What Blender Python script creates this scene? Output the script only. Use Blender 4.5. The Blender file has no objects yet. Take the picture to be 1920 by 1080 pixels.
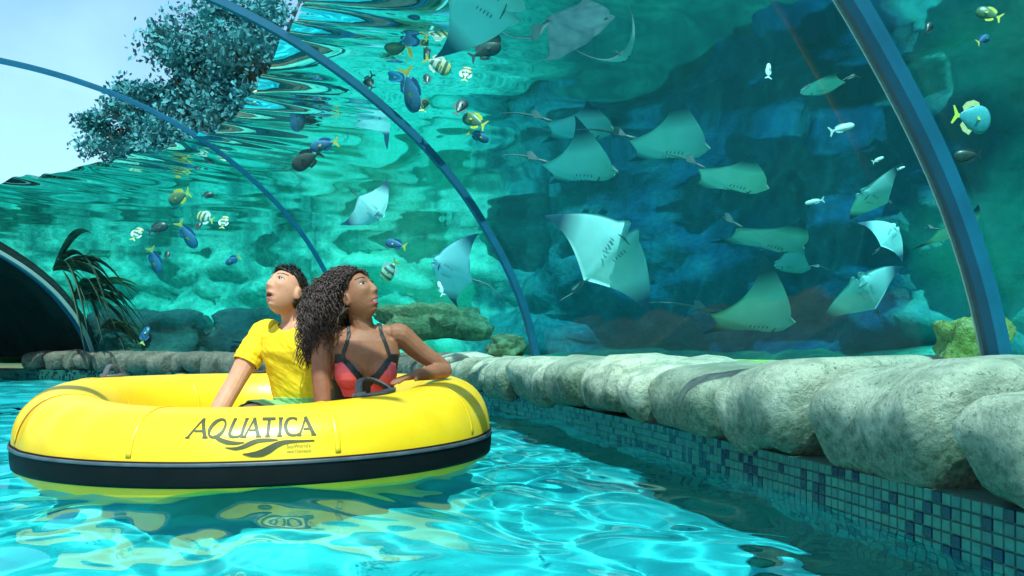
import bpy, bmesh, math, random
import numpy as np
from mathutils import Vector, Matrix, noise as mnoise

sc = bpy.context.scene
COL = sc.collection
R = math.radians
rnd = random.Random(7)
rng = np.random.default_rng(7)

# ------------------------------------------------------------------ camera, sky, sun
FPX, CZ, HY = 1500.0, 0.46, 650.0          # focal length in photo pixels, eye height, horizon row
cam = bpy.data.cameras.new('camera')
cam_o = bpy.data.objects.new('camera', cam)
COL.objects.link(cam_o)
cam.sensor_width = 36.0
cam.lens = 36.0 * FPX / 1920
cam.shift_y = (HY - 540) / 1920
cam.clip_start, cam.clip_end = 0.05, 3000
cam_o.location = (0, 0, CZ)
cam_o.rotation_euler = (R(90), 0, 0)
sc.camera = cam_o

SUN = Vector((0.10, -0.48, 0.87)).normalized()      # towards the sun
w = bpy.data.worlds.new('World')
sc.world = w
w.use_nodes = True
sky = w.node_tree.nodes.new('ShaderNodeTexSky')
sky.sky_type = 'NISHITA'
sky.sun_disc = False
sky.sun_elevation = math.asin(SUN.z)
sky.sun_rotation = math.atan2(SUN.x, SUN.y)
sky.air_density, sky.dust_density, sky.ozone_density = 1.3, 1.2, 0.7
wt = w.node_tree
def wn(t_): return wt.nodes.new('ShaderNode' + t_)
_tc = wn('TexCoord'); _no = wn('TexNoise'); _no.inputs['Scale'].default_value = 3.2; _no.inputs['Detail'].default_value = 7; _no.inputs['Distortion'].default_value = .8
_rp = wn('ValToRGB'); _rp.color_ramp.elements[0].position = .36; _rp.color_ramp.elements[1].position = .70
_rp.color_ramp.elements[0].color = (.12, .12, .12, 1); _rp.color_ramp.elements[1].color = (.62, .62, .62, 1)
_mx = wn('Mix'); _mx.data_type = 'RGBA'; _mx.inputs[7].default_value = (4.4, 5.6, 7.0, 1)          # thin white cloud over all the sky
wt.links.new(_tc.outputs['Generated'], _no.inputs['Vector']); wt.links.new(_no.outputs['Fac'], _rp.inputs[0])
wt.links.new(_rp.outputs[0], _mx.inputs[0]); wt.links.new(sky.outputs[0], _mx.inputs[6])
wt.links.new(_mx.outputs[2], wt.nodes['Background'].inputs[0])
w.node_tree.nodes['Background'].inputs[1].default_value = 0.15
sl = bpy.data.lights.new('sun', 'SUN')
sl.energy, sl.angle, sl.color = 5.0, R(0.5), (1.0, 0.91, 0.78)
sl.cycles.is_caustics_light = True
sun_o = bpy.data.objects.new('sun', sl)
sun_o.rotation_euler = SUN.to_track_quat('Z', 'Y').to_euler()
COL.objects.link(sun_o)

sc.view_settings.view_transform = 'Standard'
sc.view_settings.look = 'None'
sc.view_settings.exposure = 0.58
sc.view_settings.gamma = 1
sc.cycles.transparent_max_bounces = 24
sc.cycles.max_bounces = 8
sc.cycles.diffuse_bounces = 3
sc.cycles.glossy_bounces = 4
sc.cycles.transmission_bounces = 6
sc.cycles.volume_bounces = 0
sc.cycles.sample_clamp_indirect = 6
sc.cycles.use_denoising = True

# ------------------------------------------------------------------ helpers
class NT:
    """small wrapper round a material's node tree"""
    def __init__(s, name, base=(.5, .5, .5), rough=.6, **kw):
        s.m = bpy.data.materials.new(name)
        s.m.use_nodes = True
        s.t = s.m.node_tree
        s.b = s.t.nodes['Principled BSDF']
        s.out = s.t.nodes['Material Output']
        s.b.inputs['Base Color'].default_value = (*base, 1)
        s.b.inputs['Roughness'].default_value = rough
        for k, v in kw.items():
            s.b.inputs[k.replace('_', ' ')].default_value = v
    def n(s, typ, **kw):
        nd = s.t.nodes.new('ShaderNode' + typ)
        for k, v in kw.items():
            if k in nd.inputs.keys():
                nd.inputs[k].default_value = v
            else:
                setattr(nd, k, v)
        return nd
    def l(s, a, b):
        s.t.links.new(a, b)
    def coord(s, kind='pos'):
        if kind == 'pos':
            return s.n('NewGeometry').outputs['Position']
        return s.n('TexCoord').outputs['Object']
    def noise(s, vec, scale, detail=5, rough=.55, dist=0.0):
        nd = s.n('TexNoise')
        nd.inputs['Scale'].default_value = scale
        nd.inputs['Detail'].default_value = detail
        nd.inputs['Roughness'].default_value = rough
        nd.inputs['Distortion'].default_value = dist
        if vec is not None: s.l(vec, nd.inputs['Vector'])
        return nd.outputs['Fac']
    def ramp(s, fac, stops, interp='LINEAR'):
        nd = s.n('ValToRGB')
        e = nd.color_ramp.elements
        nd.color_ramp.interpolation = interp
        while len(e) < len(stops): e.new(.5)
        for el, (p, c) in zip(e, stops):
            el.position = p
            el.color = (*c, 1) if len(c) == 3 else c
        s.l(fac, nd.inputs['Fac'])
        return nd.outputs['Color']
    def mix(s, fac, a, b, mode='MIX'):
        nd = s.n('Mix', data_type='RGBA', blend_type=mode)
        for v, i in ((fac, 0), (a, 6), (b, 7)):
            if hasattr(v, 'default_value') and hasattr(v, 'node'): s.l(v, nd.inputs[i])
            elif i == 0: nd.inputs[0].default_value = v
            else: nd.inputs[i].default_value = (*v, 1)
        return nd.outputs[2]
    def bump(s, h, strength=.4, dist=.02):
        nd = s.n('Bump', Strength=strength, Distance=dist)
        s.l(h, nd.inputs['Height'])
        s.l(nd.outputs[0], s.b.inputs['Normal'])
    def color(s, c):
        s.l(c, s.b.inputs['Base Color'])

def link(o, parent=None):
    COL.objects.link(o)
    if parent is not None: o.parent = parent
    return o

def mesh_obj(name, verts, faces, mats, parent=None, smooth=True, fmat=None):
    me = bpy.data.meshes.new(name)
    me.from_pydata([tuple(map(float, v)) for v in verts], [], faces)
    for m in (mats if isinstance(mats, (list, tuple)) else [mats]):
        me.materials.append(m)
    if fmat is not None: me.polygons.foreach_set('material_index', fmat)
    if smooth: me.shade_smooth()
    me.update()
    return link(bpy.data.objects.new(name, me), parent)

def tag(o, label=None, cat=None, group=None, kind=None):
    if label: o['label'] = label
    if cat: o['category'] = cat
    if group: o['group'] = group
    if kind: o['kind'] = kind
    return o

def empty(name, loc=(0, 0, 0)):
    o = bpy.data.objects.new(name, None)
    o.location = loc
    o.empty_display_size = .1
    return link(o)

def grid_faces(nu, nv, closed_v=False, off=0):
    f = []
    for i in range(nu - 1):
        for j in range(nv if closed_v else nv - 1):
            k = (j + 1) % nv
            f.append((off + i*nv + j, off + i*nv + k, off + (i+1)*nv + k, off + (i+1)*nv + j))
    return f

class MB:
    """collects verts and faces of one mesh"""
    def __init__(s): s.v, s.f, s.fm = [], [], []
    def add(s, v, f, m=0):
        o = len(s.v)
        s.v += [tuple(map(float, p)) for p in v]
        s.f += [tuple(i + o for i in q) for q in f]
        s.fm += [m] * len(f)
    def box(s, c, ax, ay, az, m=0):
        c, ax, ay, az = map(np.array, (c, ax, ay, az))
        v = [c + i*ax + j*ay + k*az for i in (-1, 1) for j in (-1, 1) for k in (-1, 1)]
        s.add(v, [(0,1,3,2),(4,6,7,5),(0,4,5,1),(2,3,7,6),(0,2,6,4),(1,5,7,3)], m)
    def tube(s, pts, rad, n=8, m=0, flat=1.0, up=(0, 0, 1)):
        pts = [np.array(p, float) for p in pts]
        rad = rad if hasattr(rad, '__len__') else [rad]*len(pts)
        rings = []
        up = np.array(up, float)
        for i, p in enumerate(pts):
            t = pts[min(i+1, len(pts)-1)] - pts[max(i-1, 0)]
            t = t/np.linalg.norm(t)
            a = np.cross(t, up)
            if np.linalg.norm(a) < 1e-3: a = np.cross(t, (1, 0.1, 0))
            a /= np.linalg.norm(a)
            b = np.cross(a, t)
            rings += [p + rad[i]*(math.cos(q)*a + flat*math.sin(q)*b) for q in np.linspace(0, 2*math.pi, n, endpoint=False)]
        f = grid_faces(len(pts), n, True)
        f += [tuple(range(n-1, -1, -1)), tuple(range((len(pts)-1)*n, len(pts)*n))]
        s.add(rings, f, m)
    def loft(s, rings, m=0):
        n = len(rings[0])
        f = grid_faces(len(rings), n, True)
        f += [tuple(range(n-1, -1, -1)), tuple(range((len(rings)-1)*n, len(rings)*n))]
        s.add([p for r in rings for p in r], f, m)
    def build(s, name, mats, parent=None, smooth=True):
        return mesh_obj(name, s.v, s.f, mats, parent, smooth, s.fm)

def fnoise(p, scale=1.0, octs=4):
    return mnoise.fractal(Vector(p)*scale, 1.0, 2.0, octs, noise_basis='PERLIN_ORIGINAL')

def pt(u, v, d):
    """a photo pixel at a distance -> a point in the place"""
    return np.array([(u - 960)/FPX*d, d, CZ + (HY - v)/FPX*d])

# ------------------------------------------------------------------ path of the tunnel (foot of the acrylic, outer side of the river)
def catmull(P, n=60):
    P = np.array(P, float)
    Q = np.vstack([2*P[0]-P[1], P, 2*P[-1]-P[-2]])
    out = []
    for i in range(1, len(Q)-2):
        a, b, c, d = Q[i-1:i+3]
        for t in np.linspace(0, 1, n, endpoint=False):
            out.append(.5*(2*b + (-a+c)*t + (2*a-5*b+4*c-d)*t*t + (-a+3*b-3*c+d)*t**3))
    out.append(P[-1])
    return np.array(out)
_g = catmull([(2.02,-1.6),(1.85,.4),(1.49,2.4),(.94,4.3),(.163,6.18),(-1.75,9.15),(-6.3,11.95),(-10.2,12.9),(-15,13.4)])
for _ in range(60): _g[1:-1] = .25*_g[:-2] + .5*_g[1:-1] + .25*_g[2:]
_L = np.concatenate([[0], np.cumsum(np.linalg.norm(np.diff(_g, axis=0), axis=1))])
SMAX = _L[-1]
_s = np.arange(0, SMAX, .05)
GX, GY = np.interp(_s, _L, _g[:, 0]), np.interp(_s, _L, _g[:, 1])
TX, TY = np.gradient(GX, _s), np.gradient(GY, _s)
_n = np.hypot(TX, TY); TX /= _n; TY /= _n
def G(s): return np.array([np.interp(s, _s, GX), np.interp(s, _s, GY)])
def Tn(s):
    t = np.array([np.interp(s, _s, TX), np.interp(s, _s, TY)])
    return t/np.linalg.norm(t)
def Rt(s):
    t = Tn(s)
    return np.array([t[1], -t[0]])
def s_at_y(y): return float(np.interp(y, GY[GY < 13.5], _s[GY < 13.5]))
def thick(s):                                  # wall thickness between river face and acrylic
    return float(np.interp(np.interp(s, _s, GY), [0, 3.0, 5.0, 6.2], [.60, .60, .50, .46]))
def onwall(s, n, z):                           # n metres inward (towards the river) of the acrylic foot
    p = G(s) - Rt(s)*n
    return np.array([p[0], p[1], z])
def face(s, out, z):                           # point on the river face of the wall, 'out' proud of it
    return onwall(s, thick(s) + out, z)
_pi = [0, .04, .10, .24, .6, 1.0, 1.5, 2.0, 2.5, 3.0, 3.4]
_pz = [.30, .52, .72, 1.03, 1.57, 1.96, 2.30, 2.54, 2.69, 2.76, 2.78]
_pi2 = _pi + [6.8 - x for x in _pi[-2::-1]]
_pz2 = _pz + _pz[-2::-1]
_pl = np.concatenate([[0], np.cumsum(np.hypot(np.diff(_pi2), np.diff(_pz2)))])
_q = np.linspace(0, _pl[-1], 200)
PI_, PZ_ = np.interp(_q, _pl, _pi2), np.interp(_q, _pl, _pz2)
for _ in range(30):
    PI_[1:-1] = .25*PI_[:-2] + .5*PI_[1:-1] + .25*PI_[2:]
    PZ_[1:-1] = .25*PZ_[:-2] + .5*PZ_[1:-1] + .25*PZ_[2:]
_dn = np.gradient(PI_), np.gradient(PZ_)
_dl = np.hypot(*_dn)
NI_, NZ_ = -_dn[1]/_dl, _dn[0]/_dl             # outward normal of the arch in (in, z)
def arch(s, q, off=0.0):                       # q in 0..1 over the whole arch
    i = q*199
    k = np.arange(200)
    a, z = np.interp(i, k, PI_ + NI_*off), np.interp(i, k, PZ_ + NZ_*off)
    low = min(1.0, max(0.0, (s - S_B - .8)/(S_D - S_B - .8)))
    low = low*low*(3 - 2*low)                  # the roof comes down to the low mouth of the passage
    return onwall(s, a, .3 + (z - .3)*(1 - .27*low))
def in_at_z(z):                                # inward reach of the arch at a height (right leg)
    return float(np.interp(z, PZ_[:100], PI_[:100]))

S_C, S_A, S_B, S_D = s_at_y(2.4), s_at_y(6.15), s_at_y(9.2), s_at_y(11.95)
WL = 2.52                                      # water level of the ray tank
TANK = 4.5                                     # tank width

def glass_hit(u, v):
    """distance at which the view ray of a photo pixel leaves the tunnel on its right side"""
    for d in np.arange(1.2, 14, .05):
        p = pt(u, v, d)
        if p[2] > 2.75: return d
        i = np.argmin((GX - p[0])**2 + (GY - p[1])**2)
        rel = np.array([p[0]-GX[i], p[1]-GY[i]]) @ np.array([TY[i], -TX[i]])
        if rel > -in_at_z(max(p[2], .31)): return d
    return 11.0
def beyond(u, v, dd):
    return pt(u, v, glass_hit(u, v) + dd)

# ------------------------------------------------------------------ materials of the setting
def m_rock(name, c1, c2, c3, scale=1.2, bump=.6, kind='pos', rough=.9):
    a = NT(name, rough=rough, Specular_IOR_Level=.05)
    p = a.coord(kind)
    big = a.noise(p, scale, 5, .6, .6)
    fine = a.noise(p, scale*9, 6, .65)
    col = a.ramp(big, [(.30, c1), (.5, c2), (.68, c3)])
    col = a.mix(a.ramp(fine, [(.35, (0, 0, 0)), (.7, (1, 1, 1))]), a.mix(.55, col, (.01, .03, .03), 'MIX'), col)
    a.color(col)
    a.bump(fine, bump, .05)
    return a.m

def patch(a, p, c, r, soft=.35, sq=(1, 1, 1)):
    """1 inside a lump-edged patch of sunlight put into the colour round a place, 0 outside"""
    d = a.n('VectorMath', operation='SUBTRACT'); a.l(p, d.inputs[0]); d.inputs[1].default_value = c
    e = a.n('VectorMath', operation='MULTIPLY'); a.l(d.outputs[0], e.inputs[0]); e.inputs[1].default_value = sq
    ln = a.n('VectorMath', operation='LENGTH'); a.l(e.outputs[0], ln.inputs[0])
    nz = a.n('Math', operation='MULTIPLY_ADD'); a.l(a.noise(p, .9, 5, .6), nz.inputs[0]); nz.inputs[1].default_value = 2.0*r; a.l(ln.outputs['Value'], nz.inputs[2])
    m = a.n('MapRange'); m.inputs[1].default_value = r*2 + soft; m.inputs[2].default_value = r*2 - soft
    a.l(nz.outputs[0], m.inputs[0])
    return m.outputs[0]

def m_wall_tank():
    a = NT('tank_rock_paint_and_sun', rough=.95, Specular_IOR_Level=.04)
    p = a.coord()
    mid = a.noise(p, 1.1, 6, .62, .8)
    fine = a.noise(p, 7, 6, .65)
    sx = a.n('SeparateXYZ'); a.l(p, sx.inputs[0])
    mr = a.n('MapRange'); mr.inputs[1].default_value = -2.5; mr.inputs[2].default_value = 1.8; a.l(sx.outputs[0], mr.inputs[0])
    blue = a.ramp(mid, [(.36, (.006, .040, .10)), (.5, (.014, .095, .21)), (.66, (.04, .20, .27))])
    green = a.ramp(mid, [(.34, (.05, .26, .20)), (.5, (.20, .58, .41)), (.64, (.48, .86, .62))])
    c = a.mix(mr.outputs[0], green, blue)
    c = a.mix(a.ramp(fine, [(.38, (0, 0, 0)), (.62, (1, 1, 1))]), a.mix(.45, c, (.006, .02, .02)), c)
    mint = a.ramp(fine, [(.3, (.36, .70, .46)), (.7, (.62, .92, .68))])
    for q, r_ in (((4.45, 7.7, 1.35), .75), ((-6.6, 15.6, 2.2), 1.1), ((-2.2, 14.6, .8), 2.0)):  # sunlit patches of the tank wall, put into its colour as mint
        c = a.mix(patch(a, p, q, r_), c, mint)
    a.color(c)
    a.bump(fine, .7, .06)
    return a.m

def m_tank_floor():
    a = NT('tank_gravel', rough=.95, Specular_IOR_Level=.04)
    p = a.coord()
    mid = a.noise(p, 1.4, 6, .62, .6)
    fine = a.noise(p, 11, 6, .65)
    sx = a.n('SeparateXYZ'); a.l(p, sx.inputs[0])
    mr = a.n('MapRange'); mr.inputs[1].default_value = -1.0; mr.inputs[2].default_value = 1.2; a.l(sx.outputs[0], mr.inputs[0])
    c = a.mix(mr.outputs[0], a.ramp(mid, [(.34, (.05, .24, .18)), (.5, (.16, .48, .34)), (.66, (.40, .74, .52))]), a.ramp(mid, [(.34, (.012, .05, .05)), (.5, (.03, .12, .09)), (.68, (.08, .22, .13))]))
    mint = a.ramp(fine, [(.3, (.40, .74, .48)), (.7, (.66, .92, .70))])  # mint stands for sunlight on the bed, mixed into its colour below
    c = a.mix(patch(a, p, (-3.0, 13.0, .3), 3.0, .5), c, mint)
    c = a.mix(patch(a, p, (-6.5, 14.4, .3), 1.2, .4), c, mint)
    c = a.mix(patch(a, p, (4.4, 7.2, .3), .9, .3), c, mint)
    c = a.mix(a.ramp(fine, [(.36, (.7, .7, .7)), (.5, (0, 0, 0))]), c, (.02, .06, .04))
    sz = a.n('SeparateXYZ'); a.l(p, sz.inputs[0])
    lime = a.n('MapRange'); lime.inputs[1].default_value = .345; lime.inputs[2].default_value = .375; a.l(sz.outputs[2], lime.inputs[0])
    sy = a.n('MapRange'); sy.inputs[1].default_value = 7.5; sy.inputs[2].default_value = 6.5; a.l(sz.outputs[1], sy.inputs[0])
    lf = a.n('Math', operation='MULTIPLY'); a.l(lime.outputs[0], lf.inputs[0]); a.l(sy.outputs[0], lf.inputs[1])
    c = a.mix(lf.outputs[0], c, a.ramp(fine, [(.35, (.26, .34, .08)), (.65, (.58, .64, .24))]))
    a.color(c)
    a.bump(fine, .6, .04)
    return a.m

def m_stone():
    a = NT('coping_stone', rough=.85, Specular_IOR_Level=.25)
    p = a.coord()
    big = a.noise(p, 2.6, 5, .6, .5)
    mid = a.noise(p, 12, 5, .6, .3)
    fine = a.noise(p, 45, 6, .7)
    pits = a.noise(p, 95, 4, .65)
    ob = a.n('ObjectInfo')
    c = a.ramp(big, [(.32, (.42, .43, .35)), (.47, (.62, .58, .48)), (.60, (.74, .67, .55)), (.72, (.74, .54, .36))])
    tone = a.ramp(ob.outputs['Random'], [(0, (.62, .64, .58)), (1, (1.12, 1.04, .96))])
    c = a.mix(1.0, c, tone, 'MULTIPLY')
    c = a.mix(a.ramp(mid, [(.38, (.55, .55, .55)), (.55, (0, 0, 0))]), c, (.20, .23, .17))
    z = a.n('SeparateXYZ'); a.l(p, z.inputs[0])
    hz = a.n('MapRange'); hz.inputs[1].default_value = .12; hz.inputs[2].default_value = .385
    hz.inputs[3].default_value = .86; hz.inputs[4].default_value = .30
    a.l(z.outputs[2], hz.inputs[0])
    sm = a.n('Math', operation='SUBTRACT'); a.l(hz.outputs[0], sm.inputs[0]); a.l(a.noise(p, 5, 6, .65, .6), sm.inputs[1])
    mf = a.n('MapRange'); mf.inputs[1].default_value = -.05; mf.inputs[2].default_value = .16
    a.l(sm.outputs[0], mf.inputs[0])
    c = a.mix(mf.outputs[0], c, a.ramp(fine, [(.35, (.06, .10, .065)), (.65, (.20, .26, .18))]))    # algae above the water, plus the faces' shade put into the colour
    c = a.mix(a.ramp(pits, [(.30, (.85, .85, .85)), (.42, (0, 0, 0))]), c, (.07, .08, .06))
    a.color(c)
    hgt = a.mix(.5, mid, fine)
    a.bump(hgt, 1.0, .03)
    return a.m

def m_panel():
    a = NT('acrylic')
    a.t.nodes.remove(a.b)
    tr = a.n('BsdfTransparent'); tr.inputs[0].default_value = (.82, .97, .99, 1)
    gl = a.n('BsdfGlossy'); gl.inputs['Roughness'].default_value = .03
    p = a.coord()
    bn = a.n('Bump', Strength=.06, Distance=.05); a.l(a.noise(p, 1.1, 2, .5), bn.inputs['Height'])
    a.l(bn.outputs[0], gl.inputs['Normal'])
    fr = a.n('Fresnel', IOR=1.30)
    k = a.n('Math', operation='MULTIPLY'); k.inputs[1].default_value = .035; a.l(fr.outputs[0], k.inputs[0])
    mx = a.n('MixShader'); a.l(k.outputs[0], mx.inputs[0]); a.l(tr.outputs[0], mx.inputs[1]); a.l(gl.outputs[0], mx.inputs[2])
    a.l(mx.outputs[0], a.out.inputs[0])
    return a.m

def m_tank_surface():
    a = NT('tank_surface')
    a.t.nodes.remove(a.b)
    tr = a.n('BsdfTransparent'); tr.inputs[0].default_value = (.93, 1, 1, 1)
    gl = a.n('BsdfGlossy'); gl.inputs['Roughness'].default_value = .02
    fr = a.n('Fresnel', IOR=1.33)
    mx = a.n('MixShader'); a.l(fr.outputs[0], mx.inputs[0]); a.l(tr.outputs[0], mx.inputs[1]); a.l(gl.outputs[0], mx.inputs[2])
    a.l(mx.outputs[0], a.out.inputs[0])
    return a.m

def m_tank_water():
    a = NT('tank_water_body')
    a.t.nodes.remove(a.b)
    ab = a.n('VolumeAbsorption'); ab.inputs['Color'].default_value = (.0, .85, .90, 1); ab.inputs['Density'].default_value = .36
    scn = a.n('VolumeScatter'); scn.inputs['Color'].default_value = (.20, .95, .90, 1); scn.inputs['Density'].default_value = .024
    scn.inputs['Anisotropy'].default_value = .3
    ad = a.n('AddShader'); a.l(ab.outputs[0], ad.inputs[0]); a.l(scn.outputs[0], ad.inputs[1])
    a.l(ad.outputs[0], a.out.inputs['Volume'])
    return a.m

def m_pool_water():
    a = NT('pool_water')
    a.t.nodes.remove(a.b)
    g = a.n('BsdfGlass', Roughness=0.0, IOR=1.33); g.inputs['Color'].default_value = (.60, .985, .99, 1)
    a.l(g.outputs[0], a.out.inputs[0])
    return a.m

def m_pool_floor():
    a = NT('pool_plaster', rough=.9)
    p = a.coord()
    c = a.ramp(a.noise(p, 1.3, 5, .6), [(.3, (.05, .56, .64)), (.6, (.08, .68, .74)), (.8, (.12, .75, .80))])
    a.color(c)
    return a.m

def m_simple(name, c, rough=.5, var=.12, scale=20, kind='obj', bump=0, **kw):
    a = NT(name, c, rough, **kw)
    p = a.coord(kind)
    f = a.noise(p, scale, 4, .6)
    d = tuple(x*(1-var*2) for x in c)
    e = tuple(min(1, x*(1+var)) for x in c)
    a.color(a.ramp(f, [(.3, d), (.7, e)]))
    if bump: a.bump(f, bump, .01)
    return a.m

M = dict(
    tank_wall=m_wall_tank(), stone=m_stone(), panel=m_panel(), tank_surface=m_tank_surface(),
    tank_water=m_tank_water(), pool_water=m_pool_water(), pool_floor=m_pool_floor(),
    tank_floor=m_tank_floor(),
    mint_rock=m_rock('mint_rock', (.34, .66, .46), (.55, .86, .66), (.66, .92, .76), .9, .3),
    dark_rock=m_rock('dark_rock', (.01, .05, .06), (.03, .10, .10), (.06, .18, .14), 1.2, .8),
    moss_rock=m_rock('moss_rock', (.06, .12, .07), (.20, .30, .16), (.42, .46, .28), 2.2, .8),
    lime_rock=m_rock('lime_rock', (.28, .36, .08), (.48, .58, .18), (.62, .66, .34), 5, .8),
    rib=m_simple('rib_metal', (.008, .11, .20), .5, .1, 6, 'pos', Specular_IOR_Level=.3),
    seal=m_simple('seal', (.34, .44, .42), .5, .05, 6, 'pos'),
    rib_dark=m_simple('rib_dark', (.012, .06, .10), .4, .1, 6, 'pos'),
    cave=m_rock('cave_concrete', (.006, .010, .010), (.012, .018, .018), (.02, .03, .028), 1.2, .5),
    grout=m_simple('grout', (.03, .10, .08), .8, .2, 60, 'pos'),
    tile_a=m_simple('tile_sea_green', (.032, .145, .115), .22, .12, 30, 'pos'),
    tile_b=m_simple('tile_teal', (.026, .11, .105), .22, .12, 30, 'pos'),
    tile_c=m_simple('tile_navy', (.006, .022, .05), .18, .12, 30, 'pos'),
    ground=m_rock('ground_soil', (.06, .09, .04), (.10, .14, .06), (.16, .17, .09), .4, .4),
    concrete=m_simple('pale_concrete', (.34, .36, .33), .85, .2, 3, 'pos', .3),
)

# ------------------------------------------------------------------ the setting: ground, pool, water
o = mesh_obj('ground', [(-600, -600, -1.5), (600, -600, -1.5), (600, 900, -1.5), (-600, 900, -1.5)], [(0, 1, 2, 3)], M['ground'])
tag(o, kind='structure')

ss = np.arange(0, SMAX - .1, .3)
v = []
for s in ss:
    for n, z in ((-.3, -.8), (7.6, -.8)):
        v.append(onwall(s, n, z))
o = mesh_obj('pool_floor', v, grid_faces(len(ss), 2), M['pool_floor'])
o.cycles.is_caustics_receiver = True
tag(o, kind='structure')
# the bank on the far side of the river, out of the picture
v = []
ss = ss[ss < S_D + .2]
for s in ss:
    for n, z in ((6.4, -1.0), (6.4, .34), (7.6, .36), (26, .2)):
        v.append(onwall(s, n, z))
o = mesh_obj('bank_ground', v, grid_faces(len(ss), 4), M['ground'], smooth=False)
tag(o, kind='structure')

RC = np.array([-1.035, 3.42])                   # raft centre
N1, N2 = 560, 560
xs = np.concatenate([np.linspace(-13.5, -2.8, 130, endpoint=False), np.linspace(-2.8, 2.4, N1 - 130)])
ys = np.concatenate([np.linspace(-1.5, 5.5, 380, endpoint=False), np.linspace(5.5, 14, 180)])
X, Y = np.meshgrid(xs, ys)
Z = np.zeros_like(X)
wr = np.random.default_rng(11)
WX = X + .10*np.sin(2.3*Y + 1.0) + .06*np.sin(4.1*X + 2.0*Y)
WY = Y + .10*np.sin(2.0*X + .5) + .06*np.sin(3.7*Y - 1.7*X)
for i in range(48):
    k = wr.uniform(5.0, 18) if i < 24 else wr.uniform(18, 34) if i < 34 else wr.uniform(34, 62)
    a = wr.uniform(0, 2*math.pi)
    Z += (.021 if i < 24 else .031 if i < 34 else .013)/k * np.sin(k*(WX*math.cos(a) + WY*math.sin(a)) + wr.uniform(0, 6.28))
keep = np.hypot(X - RC[0], Y - RC[1]) > .78
V = np.stack([X, Y, Z], -1).reshape(-1, 3)
kf = keep.reshape(-1)
f = []
for j in range(len(ys) - 1):
    b = j*N1
    for i in range(N1 - 1):
        if kf[b+i] and kf[b+i+1] and kf[b+N1+i] and kf[b+N1+i+1]:
            f.append((b+i, b+i+1, b+N1+i+1, b+N1+i))
# keep only the sheet between the two river walls
def inside_river(x, y):
    i = np.argmin((GX - x)**2 + (GY - y)**2)
    rel = (x-GX[i])*TY[i] - (y-GY[i])*TX[i]
    return rel < -.2
ctr = V[[q[0] for q in f]]
ii = np.array([np.argmin((GX[::4] - c[0])**2 + (GY[::4] - c[1])**2) for c in ctr[::1]]) * 4
rel = (ctr[:, 0]-GX[ii])*TY[ii] - (ctr[:, 1]-GY[ii])*TX[ii]
f = [q for q, r_ in zip(f, rel) if r_ < -.25]
used = np.unique(np.array(f).ravel())
remap = -np.ones(len(V), int); remap[used] = np.arange(len(used))
o = mesh_obj('river_water', V[used], [tuple(remap[list(q)]) for q in f], M['pool_water'])
o.cycles.is_caustics_caster = True
tag(o, kind='structure')

# ------------------------------------------------------------------ ray tank behind the acrylic
ss = np.arange(0, SMAX - .05, .16)
zz = np.linspace(.1, 3.0, 34)
v = []
for s in ss:
    for z in zz:
        b = G(s) + Rt(s)*TANK
        dis = .55*fnoise((b[0], b[1], z*1.2), .55, 3) + .28*fnoise((b[0]+9, b[1], z*1.3), 1.6, 4) + .25*(z < .9)*(.9 - z)
        p = G(s) + Rt(s)*(TANK + .1 - dis)
        v.append((p[0], p[1], z))
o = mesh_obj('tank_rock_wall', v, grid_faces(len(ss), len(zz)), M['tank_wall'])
tag(o, 'painted rockwork wall in green and dark teal, with sunlit mint patches coloured in, behind the swimming rays', 'rock wall')
nn = np.linspace(-.02, TANK + .4, 22)
v = []
for s in ss:
    for n in nn:
        z = .385 - .16*min(1, max(0, n-.25)/1.2) + .10*fnoise((s, n, 3), .9, 4)*min(1, n) + .5*max(0, (n - 3.4))**1.5*.35
        p = onwall(s, -n, z)
        v.append(p)
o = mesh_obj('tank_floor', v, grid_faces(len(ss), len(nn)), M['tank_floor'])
tag(o, kind='structure')

# water of the tank: one closed body that wraps the outer side of the tunnel
ss = np.arange(.1, SMAX - .05, .3)
i0 = in_at_z(WL)
qs = np.linspace(.25, WL, 14)
ring = []
v = []
for s in ss:
    r_ = [onwall(s, in_at_z(max(z, .31)) - .07 if z > .5 else -.06, z) for z in qs]
    r_ += [onwall(s, -(TANK + .8), WL), onwall(s, -(TANK + .8), .15)]
    r_[0] = onwall(s, -.06, .15)
    nr = len(r_)
    v += r_
f = grid_faces(len(ss), nr, True) + [tuple(range(nr-1, -1, -1)), tuple(range((len(ss)-1)*nr, len(ss)*nr))]
o = mesh_obj('tank_water', v, f, M['tank_water'], smooth=False)
tag(o, kind='stuff')
# its rippled surface, seen from below
ss = np.arange(.1, SMAX - .05, .05)
nn = np.linspace(-(i0 - .08), TANK + .7, 120)
S_, N_ = np.meshgrid(ss, nn, indexing='ij')
Zs = np.zeros_like(S_)
for i in range(26):
    k = wr.uniform(2.0, 9); a = wr.uniform(0, 6.28)
    Zs += .045/k*np.sin(k*(S_*math.cos(a) + N_*math.sin(a)) + wr.uniform(0, 6.28) + .5*np.sin(1.7*S_ + i))
gx, gy = np.interp(S_, _s, GX), np.interp(S_, _s, GY)
tx, ty = np.interp(S_, _s, TX), np.interp(S_, _s, TY)
lap = np.exp(-(N_ + i0)/.45)                    # the water laps against the acrylic
Zl = .030*np.sin(7.3*S_ + 1.5*np.sin(2.1*S_)) + .022*np.sin(13.1*S_ + 2.2*np.sin(3.3*S_) + 3*N_) + .018*np.sin(3.1*S_ + 5*N_)
V = np.stack([gx + ty*N_, gy - tx*N_, WL - .03 + Zs*.11 + Zl*lap], -1).reshape(-1, 3)
o = mesh_obj('tank_water_surface', V, grid_faces(len(ss), len(nn)), M['tank_surface'])
tag(o, kind='structure')

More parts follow.
